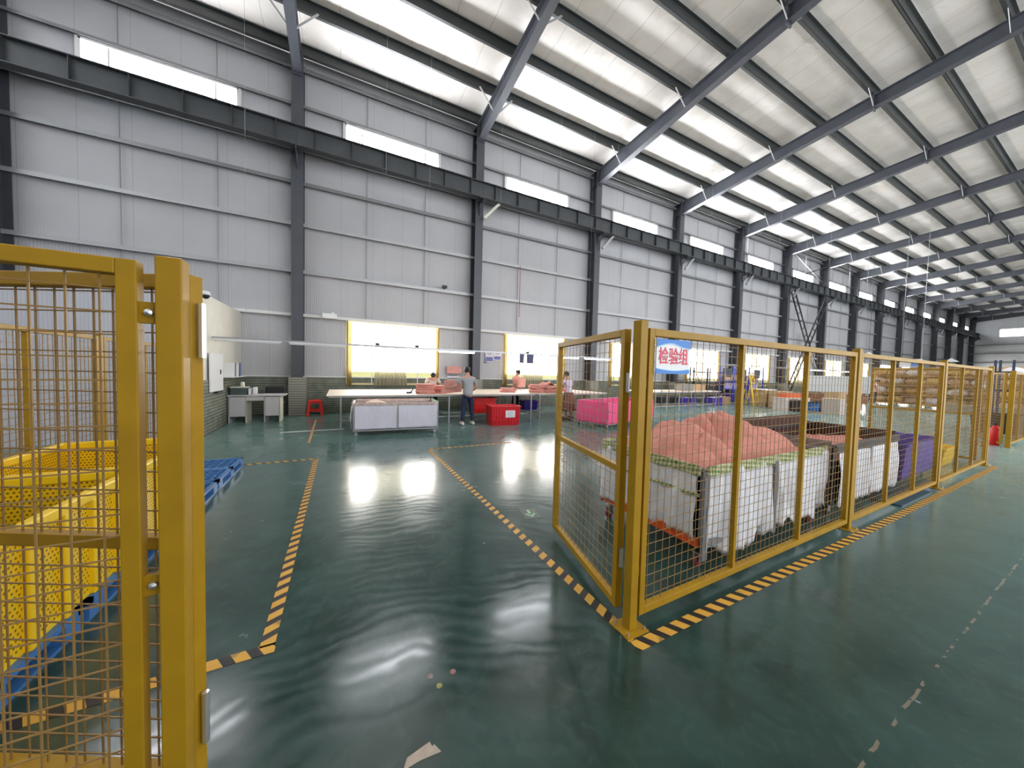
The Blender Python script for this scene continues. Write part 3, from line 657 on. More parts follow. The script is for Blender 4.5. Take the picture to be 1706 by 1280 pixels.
# purple-blue bin
def bin_box(t, L, W, H, m_, wall=.02, taper=.05, rim=.03, z0=0, nm='body'):
    o_ = [(-L/2+taper, -W/2+taper), (L/2-taper, -W/2+taper), (L/2-taper, W/2-taper), (-L/2+taper, W/2-taper)]; p_ = [(-L/2, -W/2), (L/2, -W/2), (L/2, W/2), (-L/2, W/2)]
    i_ = [(-L/2+wall, -W/2+wall), (L/2-wall, -W/2+wall), (L/2-wall, W/2-wall), (-L/2+wall, W/2-wall)]; q_ = [(x*(1-2*(taper+wall)/L), y*(1-2*(taper+wall)/W)) for x, y in p_]
    v = [(x, y, z0) for x, y in o_]+[(x, y, z0+H) for x, y in p_]+[(x, y, z0+H) for x, y in i_]+[(x, y, z0+.03) for x, y in q_]
    f = [(3, 2, 1, 0), (12, 13, 14, 15)]
    for k in range(4):
        l = (k+1) % 4; f += [(k, l, 4+l, 4+k), (4+k, 4+l, 8+l, 8+k), (8+k, 8+l, 12+l, 12+k)]
    MB().add(v, f).build(nm, m_, t, bevel=.006)
    r_ = MB()
    for a, b in ((0, 1), (1, 2), (2, 3), (3, 0)): r_.bar((*p_[a], z0+H-rim/2), (*p_[b], z0+H-rim/2), .03, rim)
    r_.build('rim', m_, t, bevel=.004)
t = thing('plastic_bin', 'large purple-blue plastic bin behind the third fence post', 'bin', (8.02, 1.98, .12)); bin_box(t, 1.65, .8, .52, M_dblue)
ct = thing('bin_dolly', 'dark wheeled dolly carrying the purple-blue bin', 'dolly', (8.02, 1.98, 0)); MB().mm((-.75, -.33, .09), (.75, .33, .12)).build('deck', M_dark, ct)
for x in (-.65, .65):
    for y in (-.25, .25): caster(ct, x, y, 0, .03)
t = thing('plastic_basket', 'small bright yellow basket behind the last fence panel', 'basket', (10.1, 1.95, 0)); bin_box(t, .8, .55, .34, M_ycr)
t = thing('floor_mat', 'thin dark teal board on the floor under the long fence near the third post', 'board', (6.75, 1.41, 0)); MB().mm((-.6, -.05, 0), (.6, .35, .018)).build('board', mat('teal_board', (.03, .07, .085), .5), t)

# white cloth cart in the middle distance
t = thing('cloth_cart', 'white sheet-covered cart with red-speckled rim standing by the cutting table', 'cart', (.27, 8.16, 0), R(-4))
L, W = 1.86, 1.0
frame_box(t, L, W, .13, .74, M_metal, r=.012, mids=(.93,))
MB().mm((.02, .02, .125), (L-.02, W-.02, .14)).build('base_board', M_metal, t)
for a, b in ((.02, .91), (.95, L-.02)): cloth_wall((a, -.012, 0), (b, -.012, 0), .72, .155, a*2+1, .006, 4, .008, bulge=.01).build('sheet', M_wsheet, t, smooth=True, solid=.003)
cloth_wall((-.03, W, 0), (-.03, 0, 0), .74, .16, 3, .03, 3, .02, outn=(-1, 0, 0), bulge=.05).build('sheet', M_white, t, smooth=True, solid=.003)
cloth_wall((L+.012, W, 0), (L+.012, 0, 0), .74, .155, 5, .006, 3, .01, outn=(1, 0, 0), bulge=0).build('sheet', M_white, t, smooth=True, solid=.003)
cloth_wall((0, W+.012, 0), (L, W+.012, 0), .74, .155, 4, .006, 3, .01, outn=(0, 1, 0), bulge=0).build('sheet', M_white, t, smooth=True, solid=.003)
for a, b, on in (((0, -.02, 0), (L, -.02, 0), (0, -1, 0)), ((-.035, W, 0), (-.035, 0, 0), (-1, 0, 0)), ((0, W-.02, 0), (L, W-.02, 0), (0, -1, 0))):
    cloth_wall(a, b, .77, .70, 3, .004, 6, .006, outn=on, bulge=0).build('speckled_trim', M_rust, t, smooth=True, solid=.01)
cloth_wall((L+.02, W, 0), (L+.02, 0, 0), .775, .745, 2, .004, 6, .006, outn=(1, 0, 0), bulge=0).build('green_trim', mat('mint_cloth', (.35, .62, .30), .8), t, smooth=True, solid=.01)
for x, y in ((.05, .04), (L-.06, .04), (.05, W-.05), (L-.06, W-.05)): caster(t, x, y, 0, .035, M_metal)
o = heap(1.7, .85, .56, lambda x, y: .10+g(x, y, .35, .45, .3, .4, .15), 2.1, 50, 26, .03).build('fabric_heap', M_straw, None, smooth=True, solid=.01, loc=(.36, 8.20, 0), rz=R(-4))
tag(o, 'pale pink fabric heaped inside the white sheet-covered cart', 'fabric', kind='stuff')

# pink cart
t = thing('cloth_cart', 'hot pink fabric-sided cart seen through the gate mesh', 'cart', (6.62, 6.95, 0), R(14))
L, W = 2.65, 1.05
frame_box(t, L, W, .12, .74, M_metal, r=.012, mids=(1.35,))
MB().mm((.02, .02, .11), (L-.02, W-.02, .13)).build('base_board', M_dark, t)
for a, b in ((0, 1.33), (1.37, L)): cloth_wall((a, -.012, 0), (b, -.012, 0), .76, .13, a+1, .008, 3, .006, bulge=.02).build('side_cloth', M_pinkc, t, smooth=True, solid=.004)
for a, b, on in (((-.012, W, 0), (-.012, 0, 0), (-1, 0, 0)), ((L+.012, W, 0), (L+.012, 0, 0), (1, 0, 0)), ((0, W+.012, 0), (L, W+.012, 0), (0, 1, 0))):
    cloth_wall(a, b, .76, .13, 2, .006, 3, .006, outn=on, bulge=.01).build('side_cloth', M_pinkc, t, smooth=True, solid=.004)
for x, y in ((.05, .05), (L-.05, .05), (.05, W-.05), (L-.05, W-.05)): caster(t, x, y, 0, .035)

# ------------------------------------------------------------------ yellow crates on blue pallets
def big_crate(lb, x, y, L, W, H, z):
    t = thing('perforated_crate', lb, 'crate', (x, y, z), 0, 'yellow perforated crates'); hx, hy = W/2, L/2
    MB().mm((-hx, -hy, 0), (hx, hy, .03)).build('floor_panel', M_ycr, t)
    for nm, a, b in (('side_panel', (hx-.012, -hy, .03), (hx, hy, H-.05)), ('side_panel', (-hx, -hy, .03), (-hx+.012, hy, H-.05)), ('end_panel', (-hx+.012, -hy, .03), (hx-.012, -hy+.012, H-.05)), ('end_panel', (-hx+.012, hy-.012, .03), (hx-.012, hy, H-.05))):
        MB().mm(a, b).build(nm, M_yperf, t)
    r_ = MB()
    for s_ in (-1, 1):
        r_.mm((s_*hx-.025, -hy-.025, H-.06), (s_*hx+.025, hy+.025, H)); r_.mm((-hx, s_*hy-.025, H-.06), (hx, s_*hy+.025, H))
    r_.build('rim', M_ycr, t, bevel=.008)
    rb = MB()
    for s_ in (-1, 1):
        for k in range(6): rb.mm((s_*(hx+.008)-.018, -hy+.02+k*(L-.04)/5-.018, .0), (s_*(hx+.008)+.018, -hy+.02+k*(L-.04)/5+.018, H-.05))
        for k in range(5): rb.mm((-hx+.02+k*(W-.04)/4-.018, s_*(hy+.008)-.018, .0), (-hx+.02+k*(W-.04)/4+.018, s_*(hy+.008)+.018, H-.05))
    rb.build('rib', M_ycr, t, bevel=.006)
    return t
def pallet(lb, x, y, sx=1.16, sy=1.14):
    t = thing('plastic_pallet', lb, 'pallet', (x, y, 0), 0, 'blue plastic pallets'); d = MB(); hx, hy = sx/2, sy/2
    for s_ in (-1, 1):
        d.mm((s_*hx-.04*(s_ > 0), -hy, .105), (s_*hx+.04*(s_ < 0), hy, .14)); d.mm((-hx, s_*hy-.04*(s_ > 0), .105), (hx, s_*hy+.04*(s_ < 0), .14))
    d.mm((-.05, -hy, .105), (.05, hy, .14)); d.mm((-hx, -.05, .105), (hx, .05, .14))
    for q in range(4):
        ox = (-hx if q % 2 == 0 else .0); oy = (-hy if q < 2 else 0.0); w2, h2 = hx, hy
        for k in range(1, 6):
            a = k/6; d.bar((ox+w2*a, oy+.02, .128), (ox+w2*a, oy+h2-.02, .128), .012, .02); 
        for k in range(1, 5):
            a = k/5; d.bar((ox+.02, oy+h2*a-.06, .128), (ox+w2-.02, oy+h2*a+.06, .128), .014, .02)
    d.build('deck', M_blue, t)
    for ix in (-1, 0, 1):
        for iy in (-1, 0, 1): MB().mm((ix*(hx-.07)-.07, iy*(hy-.07)-.07, .02), (ix*(hx-.07)+.07, iy*(hy-.07)+.07, .105)).build('foot_block', M_blue, t)
    rn = MB()
    for ix in (-1, 0, 1): rn.mm((ix*(hx-.07)-.06, -hy, 0), (ix*(hx-.07)+.06, hy, .02))
    rn.build('runner', M_blue, t)
for y, lb in ((5.77, 'blue plastic pallet sticking out beyond the farther yellow crate'), (4.58, 'blue plastic pallet under the farther yellow crate'), (3.40, 'blue plastic pallet between the two yellow crates'), (2.21, 'blue plastic pallet under the nearest end of the yellow crate, behind the mesh')):
    pallet(lb, -1.89, y)
big_crate('farther yellow perforated crate with a pink cloth in it, on the blue pallets', -1.83, 4.10, 1.22, .98, .63, .14)
big_crate('nearer yellow perforated crate, cut by the left edge behind the mesh', -1.83, 2.80, 1.22, .98, .63, .14)
o = heap(.8, .9, 0, lambda x, y: .12+g(x, y, .45, .3, .25, .2, .22), 5, 30, 30, .05).build('cloth_bundle', mat('lilac_pink_cloth', (.62, .35, .42), .85, var=.1), None, smooth=True, solid=.01, loc=(-2.22, 3.62, .19)); tag(o, 'lilac pink cloth bundle lying in the farther yellow crate', 'fabric')
o = heap(.8, 1.0, 0, lambda x, y: .22+g(x, y, .5, .8, .2, .2, .1), 8, 30, 30, .05).build('cloth_bundle', mat('dark_green_cloth', (.03, .10, .07), .85, var=.2), None, smooth=True, solid=.01, loc=(-2.22, 2.30, .19)); tag(o, 'dark green and brown cloth bundle lying in the nearer yellow crate', 'fabric')
t = thing('plastic_crate', 'dark red crate edge at the lower left corner behind the mesh', 'crate', (-1.78, 1.72, 0)); bin_box(t, .5, .4, .28, M_red)

# ------------------------------------------------------------------ tables
def cut_table(lb, x, y, L, W, H, legs, m_=M_table, lw=.018):
    t = thing('cutting_table', lb, 'table', (x, y, 0), 0, 'long cutting tables')
    MB().mm((0, 0, H-.022), (L, W, H)).build('tabletop', m_, t, bevel=.003)
    f = MB(); f.mm((.05, .06, H-.06), (L-.05, .09, H-.022)); f.mm((.05, W-.09, H-.06), (L-.05, W-.06, H-.022)); f.build('apron', M_metal, t)
    for q in legs:
        for yy in (.08, W/2, W-.08): MB().box((q, yy, (H-.06)/2), (lw*2, lw*2, H-.06)).build('leg', M_metal, t)
        MB().bar((q, .08, .2), (q, W-.08, .2), .025, .025).build('stretcher', M_metal, t)
    for yy in (.25, 1.1) if W > 1.2 else (.2,): MB().bar((legs[0], yy, .185), (legs[-1], yy, .185), .03, .03).build('stretcher', M_metal, t)
    return t
cut_table('long pale cutting table left of the man in jeans, pink cloth stacks on it', -.30, 9.25, 6.02, 2.55, .85, (.32, 3.1, 5.85))
cut_table('second long pale cutting table, right of the woman in pink', 5.76, 9.25, 3.0, 2.55, .85, (.12, 2.85))
cut_table('pale cutting table beyond the fence, in front of the black rack', 11.2, 9.6, 5.2, 1.4, .85, (.3, 2.2, 4.9))
# folded pieces and stacks on the tables
def folded(seed, L=.5, W=.38, H=.04, m_=M_pink2):
    def fn(u, v):
        a = v*2*pi; r = 1+.06*noise.noise((cos(a)*1.5, sin(a)*1.5, seed)); s_ = sin(pi*u)
        # flat rounded pad, rings from bottom centre to top centre
        k = [(.0, 0), (.97, .0), (1.0, .45), (.97, 1.0), (.7, 1.05), (0, 1.02)]
        i = min(4, int(u*5)); fr = u*5-i; rr = k[i][0]+(k[i+1][0]-k[i][0])*fr; zz = k[i][1]+(k[i+1][1]-k[i][1])*fr
        sx = math.copysign(abs(cos(a))**.45, cos(a)); sy = math.copysign(abs(sin(a))**.45, sin(a))
        return (L/2*rr*r*sx, W/2*rr*r*sy, H*zz+.012*rr*noise.noise((cos(a)*2, sin(a)*2, seed+5)))
    return MB().grid(fn, 15, 28)
fp = [folded(k*3.1, .52+.05*(k % 2), .4, .045).build('folded_cloth', M_pink2 if k % 2 else M_pink, None, smooth=True, loc=(0, 0, -5)) for k in range(3)]
posn = ['bottom', 'second', 'third', 'fourth', 'fifth', 'sixth', 'seventh']
used = [0]
def stack(x, y, n_, where, z=.85, group=None):
    for k in range(n_):
        src = fp[k % 3]
        if used[0] < 3: o = src; used[0] += 1
        else: o = src.copy(); C.objects.link(o)
        o.location = (x+random.uniform(-.03, .03), y+random.uniform(-.03, .03), z+k*.046); o.rotation_euler[2] = random.uniform(-.25, .25)
        nm = 'topmost' if k == n_-1 else posn[k]
        tag(o, '%s pink cloth of the stack %s' % (nm, where), 'cloth', group or 'folded pink cloths on the cutting tables')
stack(2.22, 9.75, 6, 'before the bending worker')
stack(2.62, 9.95, 5, 'right of the bending worker\'s taller stack')
stack(5.08, 10.1, 3, 'right of the man in jeans')
stack(6.05, 9.8, 6, 'beside the woman in pink, left half')
stack(6.48, 9.75, 5, 'just left of the person in the lilac shirt')
def rag(u, v): 
    x = (u-.5)*.62; y = (v-.5)*.5; return (x, y, .02+.16*max(0, 1-abs(u-.5)*2.4)*(.7+.3*sin(v*7))+.02*noise.noise((x*9, y*9, 2)))
o = MB().grid(rag, 24, 20).build('draped_cloth', M_pink, None, smooth=True, solid=.008, loc=(6.55, 9.95, 1.05)); tag(o, 'rumpled pink cloth peaking on the stack before the person in lilac', 'cloth')
o = MB().grid(rag, 24, 20).build('draped_cloth', mat('bright_rose_cloth', (.75, .16, .16), .85), None, smooth=True, solid=.008, loc=(6.95, 9.55, .85)); tag(o, 'bright rose cloth on the table at the hands of the person in lilac', 'cloth')
o = MB().grid(rag, 24, 20).build('draped_cloth', M_straw, None, smooth=True, solid=.008, loc=(2.95, 10.6, .845)); tag(o, 'cream scrap of cloth on the table between the bending worker and the man', 'cloth')
t = thing('hand_tool', 'small black cutting tool lying on the table left of the pink stack', 'tool', (1.72, 9.55, .85)); MB().box((0, 0, .04), (.16, .05, .05), rz=.6).tube((.05, .03, .06), (.12, .08, .13), .018).build('body', M_blk, t)

# crates round the tables
def slot_crate(name, lb, x, y, z, L, W, H, m_, rz=0, label_paper=False):
    t = thing(name, lb, 'crate', (x, y, z), rz); bin_box(t, L, W, H, m_, .015, .03, .04)
    rb = MB()
    for k in range(9):
        q = -L/2+.07+k*(L-.14)/8
        for s_ in (-1, 1): rb.mm((q-.008, s_*(W/2-.012)-.014, .03), (q+.008, s_*(W/2-.012)+.014, H-.05))
    for zz in (.15, .3):
        if zz < H-.1: rb.mm((-L/2+.03, -W/2+.0, zz), (L/2-.03, -W/2+.02, zz+.02))
    rb.build('rib', m_, t)
    if label_paper:
        pp = MB().mm((-.02, -W/2-.008, H*.42), (.27, -W/2-.003, H*.78)).build('label', M_paper, t)
        mb = MB()
        for k in range(5): mb.mm((.03, -W/2-.010, H*(.47+.055*k)), (.22-.03*(k % 2), -W/2-.0085, H*(.485+.055*k)))
        mb.build('print', mat('label_grey', (.4, .42, .5), .8), pp)
slot_crate('plastic_crate', 'red plastic crate with a white label standing on the floor before the table', 4.24, 8.72, 0, .88, .56, .56, M_red, R(-6), True)
slot_crate('plastic_crate', 'bright red plastic crate under the table beside the man in jeans', 4.12, 10.02, .20, .78, .5, .48, M_red2)
slot_crate('plastic_crate', 'dark blue plastic crate under the table by the woman in pink', 6.05, 10.35, .20, .56, .4, .32, M_dblue)
# red stool
t = thing('plastic_stool', 'red plastic stool with square seat against the brick base', 'stool', (-.70, 12.25, 0))
MB().mm((-.16, -.16, .46), (.16, .16, .49)).build('seat', M_red2, t, bevel=.012)
for sx in (-1, 1):
    for sy in (-1, 1): MB().bar((sx*.20, sy*.18, 0), (sx*.14, sy*.13, .465), .07, .05, (0, 1, 0)).build('leg', M_red2, t, bevel=.006)
f = MB()
for sy in (-1, 1): f.mm((-.17, sy*.165-.012, .14), (.17, sy*.165+.012, .20)); f.mm((-.15, sy*.14-.012, .40), (.15, sy*.14+.012, .46))
f.build('stretcher', M_red2, t)
# desk and things
t = thing('office_desk', 'grey-white office desk with two pedestals in the partition corner', 'desk', (-2.58, 11.05, 0))
MB().mm((-.02, -.04, .72), (1.22, .62, .75)).build('desktop', M_desk, t, bevel=.004)
MB().mm((0, 0, .18), (.36, .58, .70)).build('pedestal', M_desk, t); MB().mm((.78, 0, .18), (1.10, .58, .70)).build('pedestal', M_desk, t)
for x0, m_ in ((0, M_desk), (.36, M_deskside), (.76, M_desk), (1.10, M_deskside)): MB().mm((x0-.01, 0, 0), (x0+.012, .58, .72)).build('side_panel', m_, t)
MB().mm((.37, .0, .60), (.76, .015, .72)).build('front_rail', M_desk, t)
t = thing('storage_box', 'dark grey-green box with cream sides at the left end of the desk', 'box', (-2.37, 11.25, .75)); MB().mm((-.18, -.15, 0), (.16, .15, .19)).build('body', mat('grey_green', (.06, .085, .08), .6), t, bevel=.005); MB().mm((-.19, -.16, .19), (.17, .16, .215)).build('lid', M_deskside, t)
t = thing('paper_holder', 'white paper holder standing beside the box on the desk', 'holder', (-2.08, 11.25, .75)); MB().mm((-.10, -.12, 0), (-.04, .12, .17)).mm((.0, -.12, 0), (.06, .12, .20)).mm((-.10, -.12, 0), (.06, .12, .01)).build('body', M_wht, t); MB().mm((-.03, -.1, .01), (-.01, .1, .19)).build('papers', mat('print_grey', (.35, .35, .4), .8), t)
t = thing('small_jar', 'small cream jar on the box lid on the desk', 'jar', (-2.33, 11.25, .965)); MB().lathe([(.05, 0), (.052, .01), (.052, .1), (.035, .12), (.035, .13)], k=12).build('body', M_deskside, t)
t = thing('office_chair', 'black office chair behind the desk with a wide backrest', 'chair', (-1.72, 12.05, 0))
MB().mm((-.25, .05, .62), (.25, .12, .92)).build('backrest', M_blk, t, bevel=.03); MB().mm((-.24, -.26, .42), (.24, .1, .50)).build('seat', M_blk, t, bevel=.03)
MB().tube((0, 0, .1), (0, 0, .43), .03).build('pole', M_dark, t)
f = MB()
for k in range(5): f.bar((0, 0, .09), (.27*cos(k*1.257), .27*sin(k*1.257), .05), .035, .03)
f.build('base', M_dark, t)
t = thing('wall_shelf', 'white shelf on the partition above the desk, holding files', 'shelf', (-2.655, 11.4, 1.22)); MB().mm((0, -.75, 0), (.26, .75, .02)).build('board', M_wht, t)
MB().mm((0, -.75, .02), (.01, -.35, .42)).build('back_frame', M_metal, t)
for k in range(6):
    mcol = [M_wht, M_gstrap, M_wht, M_wht, mat('file_blue', (.08, .12, .3), .5), mat('file_slate', (.2, .23, .36), .5)][k]
    o = MB().mm((.01, 0, 0), (.22, .07, [.36, .36, .34, .36, .20, .36][k])).build('file_binder', mcol, None, loc=(-2.64, 10.85+k*.13, 1.24)); tag(o, '%s file binder from the left on the white shelf above the desk' % ORD[k], 'binder', 'file binders on the wall shelf')
t = thing('whiteboard', 'white board hung on the cream partition behind the end of the back fence', 'board', (-2.575, 10.05, 1.36)); MB().mm((.0, -.46, -.44), (.025, .46, .44)).build('panel', M_wht, t, bevel=.004); MB().mm((.025, .22, -.05), (.03, .3, .06)).build('card', M_blk, t); MB().mm((0, -.1, -.48), (.06, .3, -.45)).build('tray', M_dark, t)
# dome cameras and small boxes
t = thing('security_camera', 'white dome camera with black lens on the partition corner at left', 'camera', (-2.50, 9.15, 3.0)); MB().lathe([(.0, .07), (.07, .06), (.09, 0), (.085, -.02)], k=16).build('housing', M_wht, t, smooth=True); MB().lathe([(.075, -.02), (.07, -.06), (.03, -.09), (.001, -.095)], k=16).build('lens', M_blk, t, smooth=True)
t = thing('security_camera', 'small dark bullet camera seen through the near left mesh', 'camera', (-3.9, 9.1, 3.0)); MB().box((0, 0, 0), (.22, .07, .07), rz=-.2).build('housing', M_blk, t); MB().bar((.08, 0, 0), (.2, .1, -.05), .02, .02).build('arm', M_wht, t)
t = thing('security_camera', 'small black camera on the girt above the first tall window', 'camera', (3.55, 12.70, 4.74)); MB().box((0, 0, 0), (.18, .1, .1)).build('housing', M_blk, t); MB().bar((0, 0, 0), (0, .1, -.08), .03, .03).build('arm', M_blk, t)
t = thing('junction_box', 'white junction box on the white girt left of the first tall window', 'box', (-.32, 12.70, 3.24)); MB().box((0, 0, 0), (.42, .12, .16)).build('body', M_wht, t, bevel=.01); MB().box((.1, -.01, .1), (.08, .05, .06)).build('cap', M_wht, t)
# notices by the second column
def notice(lb, x, z, w_, h_, lines=True, blue=False, y=12.84):
    t = thing('wall_notice', lb, 'notice', (x, y, z), 0, 'paper notices by the second column'); MB().mm((-w_/2, -.006, -h_/2), (w_/2, 0, h_/2)).build('sheet', M_paper, t)
    if blue: MB().mm((-w_/2+.02, -.009, -h_/2+.02), (w_/2-.02, -.0065, -.02)).build('blue_print', mat('print_blue', (.16, .17, .42), .7), t)
    f = MB()
    for k in range(3): f.mm((-w_*.3, -.009, .05+.04*k), (w_*.3, -.0065, .068+.04*k))
    f.build('print', mat('print_grey2', (.3, .3, .36), .8), t)
notice('left white notice with blue lower half on the wall by the second column', 5.55, 2.16, .36, .44, blue=True)
notice('right white notice with blue lower half between column and window', 5.92, 2.20, .34, .36, blue=True)
tag(MB().add([(-.09, 0, 0), (.09, 0, 0), (0, 0, .2), (-.09, -.01, 0), (.09, -.01, 0), (0, -.01, .2)], [(0, 1, 2), (5, 4, 3), (0, 3, 4, 1), (1, 4, 5, 2), (2, 5, 3, 0)]).build('warning_triangle', mat('sign_slate', (.15, .15, .2), .6), None, loc=(5.17, 12.38, 1.85)), 'small dark triangular warning sign on the second column', 'sign')
t = thing('sample_board', 'salmon fabric samples pinned on the wall right of the first tall window', 'samples', (4.02, 12.80, 1.53)); MB().mm((-.3, -.04, -.12), (.3, 0, .17)).build('samples', M_pink2, t, bevel=.01); MB().mm((-.2, -.05, -.2), (.12, 0, -.16)).build('ledge', M_gstrap, t); MB().mm((-.28, -.01, -.36), (.22, .0, -.22)).build('paper', M_paper, t)

# ------------------------------------------------------------------ hanging trays and tubes
t = thing('light_rail', 'thin hanging metal rail over the cutting tables holding lamps and sockets', 'rail', (0, 10.0, 2.17))
MB().mm((-2.66, -.02, -.02), (9.9, .02, .02)).build('rail', M_metal, t)
for x in (-2.0, 1.1, 2.3, 4.6, 6.9, 8.4, 9.6): MB().tube((x, 0, .02), (x, 0, zp(10)-2.2), .003, 4).build('hanging_wire', M_metal, t)
for x in (.92, 2.0, 5.75, 8.7): MB().mm((x-.05, -.03, .02), (x+.05, .03, .08)).build('socket_box', M_blk, t)
MB().mm((.25, -.03, -.03), (2.55, .03, -.02)).build('dark_strip', M_dark, t)
t2 = thing('light_rail', 'hanging rail with lamps beyond the long fence, over the farther tables', 'rail', (0, 9.6, 2.15)); MB().mm((13.5, -.02, -.02), (40, .02, .02)).build('rail', M_metal, t2)
for x in (15, 18, 21, 24, 27, 30, 33): MB().tube((x, 0, .02), (x, 0, zp(9.6)-2.18), .003, 4).build('hanging_wire', M_metal, t2)
def tubel(lb, x, y, z, L, lit=True):
    t = thing('tube_lamp', lb, 'lamp', (x, y, z), 0, 'tube lamps under the hanging rails'); MB().mm((-L/2, -.03, 0), (L/2, .03, .03)).build('housing', M_wht, t); MB().tube((-L/2+.03, 0, -.018), (L/2-.03, 0, -.018), .018, 8).build('tube', M_lamp if lit else M_wht, t)
tubel('lit tube lamp over the man in jeans', 3.22, 10, 2.12, 1.2); tubel('lit tube lamp just right of the gate frame', 7.35, 10, 2.12, 1.3); tubel('lit tube lamp in front of the third column', 8.9, 10, 2.12, 1.3)
tubel('unlit white tube lamp in front of the first column', -.5, 10, 2.12, 1.3, False); tubel('unlit white tube lamp beside the partition at left', -1.95, 10, 2.12, 1.3, False)
for k, x in enumerate((26.0, 27.6, 29.2, 30.8, 32.6)): tubel('%s lit tube lamp in the far row over the wooden cabinets' % ORD[k], x, 9.6, 2.10, 1.45)
# small hanging dark cloth squares
for k, (x, y, z, lb) in enumerate(((5.52, 10.0, 2.0, 'narrow dark blue cloth hanging before the second tall window'), (5.85, 10.0, 2.0, 'wider dark blue cloth hanging before the second tall window'),
    (16.9, 9.6, 1.82, 'first dark square hanging in the window behind the yellow stand'), (18.1, 9.6, 1.80, 'second dark square hanging in the window behind the yellow stand'), (19.4, 9.6, 1.79, 'third dark square hanging in the window behind the yellow stand'))):
    w_ = [.18, .28, .5, .6, .6][k]; h_ = [.30, .30, .42, .42, .42][k]
    def fn(u, v): return ((u-.5)*w_*(1-.12*v), .012*sin(u*9), .15-v*h_)
    t = thing('hanging_cloth', lb, 'cloth', (x, y-.03, z), 0, 'dark cloths hanging from the rails')
    MB().grid(fn, 10, 6).build('cloth', mat('slate_blue_cloth', (.10, .11, .19), .8) if k < 2 else mat('slate_grey_cloth', (.07, .08, .09), .8), t, solid=.012, smooth=True)
    for s_ in (-1, 1): MB().bar((s_*w_*.4, 0, .14), (s_*w_*.4, .03, (2.17 if k < 2 else 2.15)-z), .008, .008).build('hook', M_dark, t)
# thin wires on the wall
tag(MB().tube((6.86, 12.74, 3.9), (6.86, 12.74, 6.1), .012, 5).build('red_cable', mat('red_cable', (.45, .03, .05), .5)), 'thin red cable running down the wall right of the second column', 'cable')

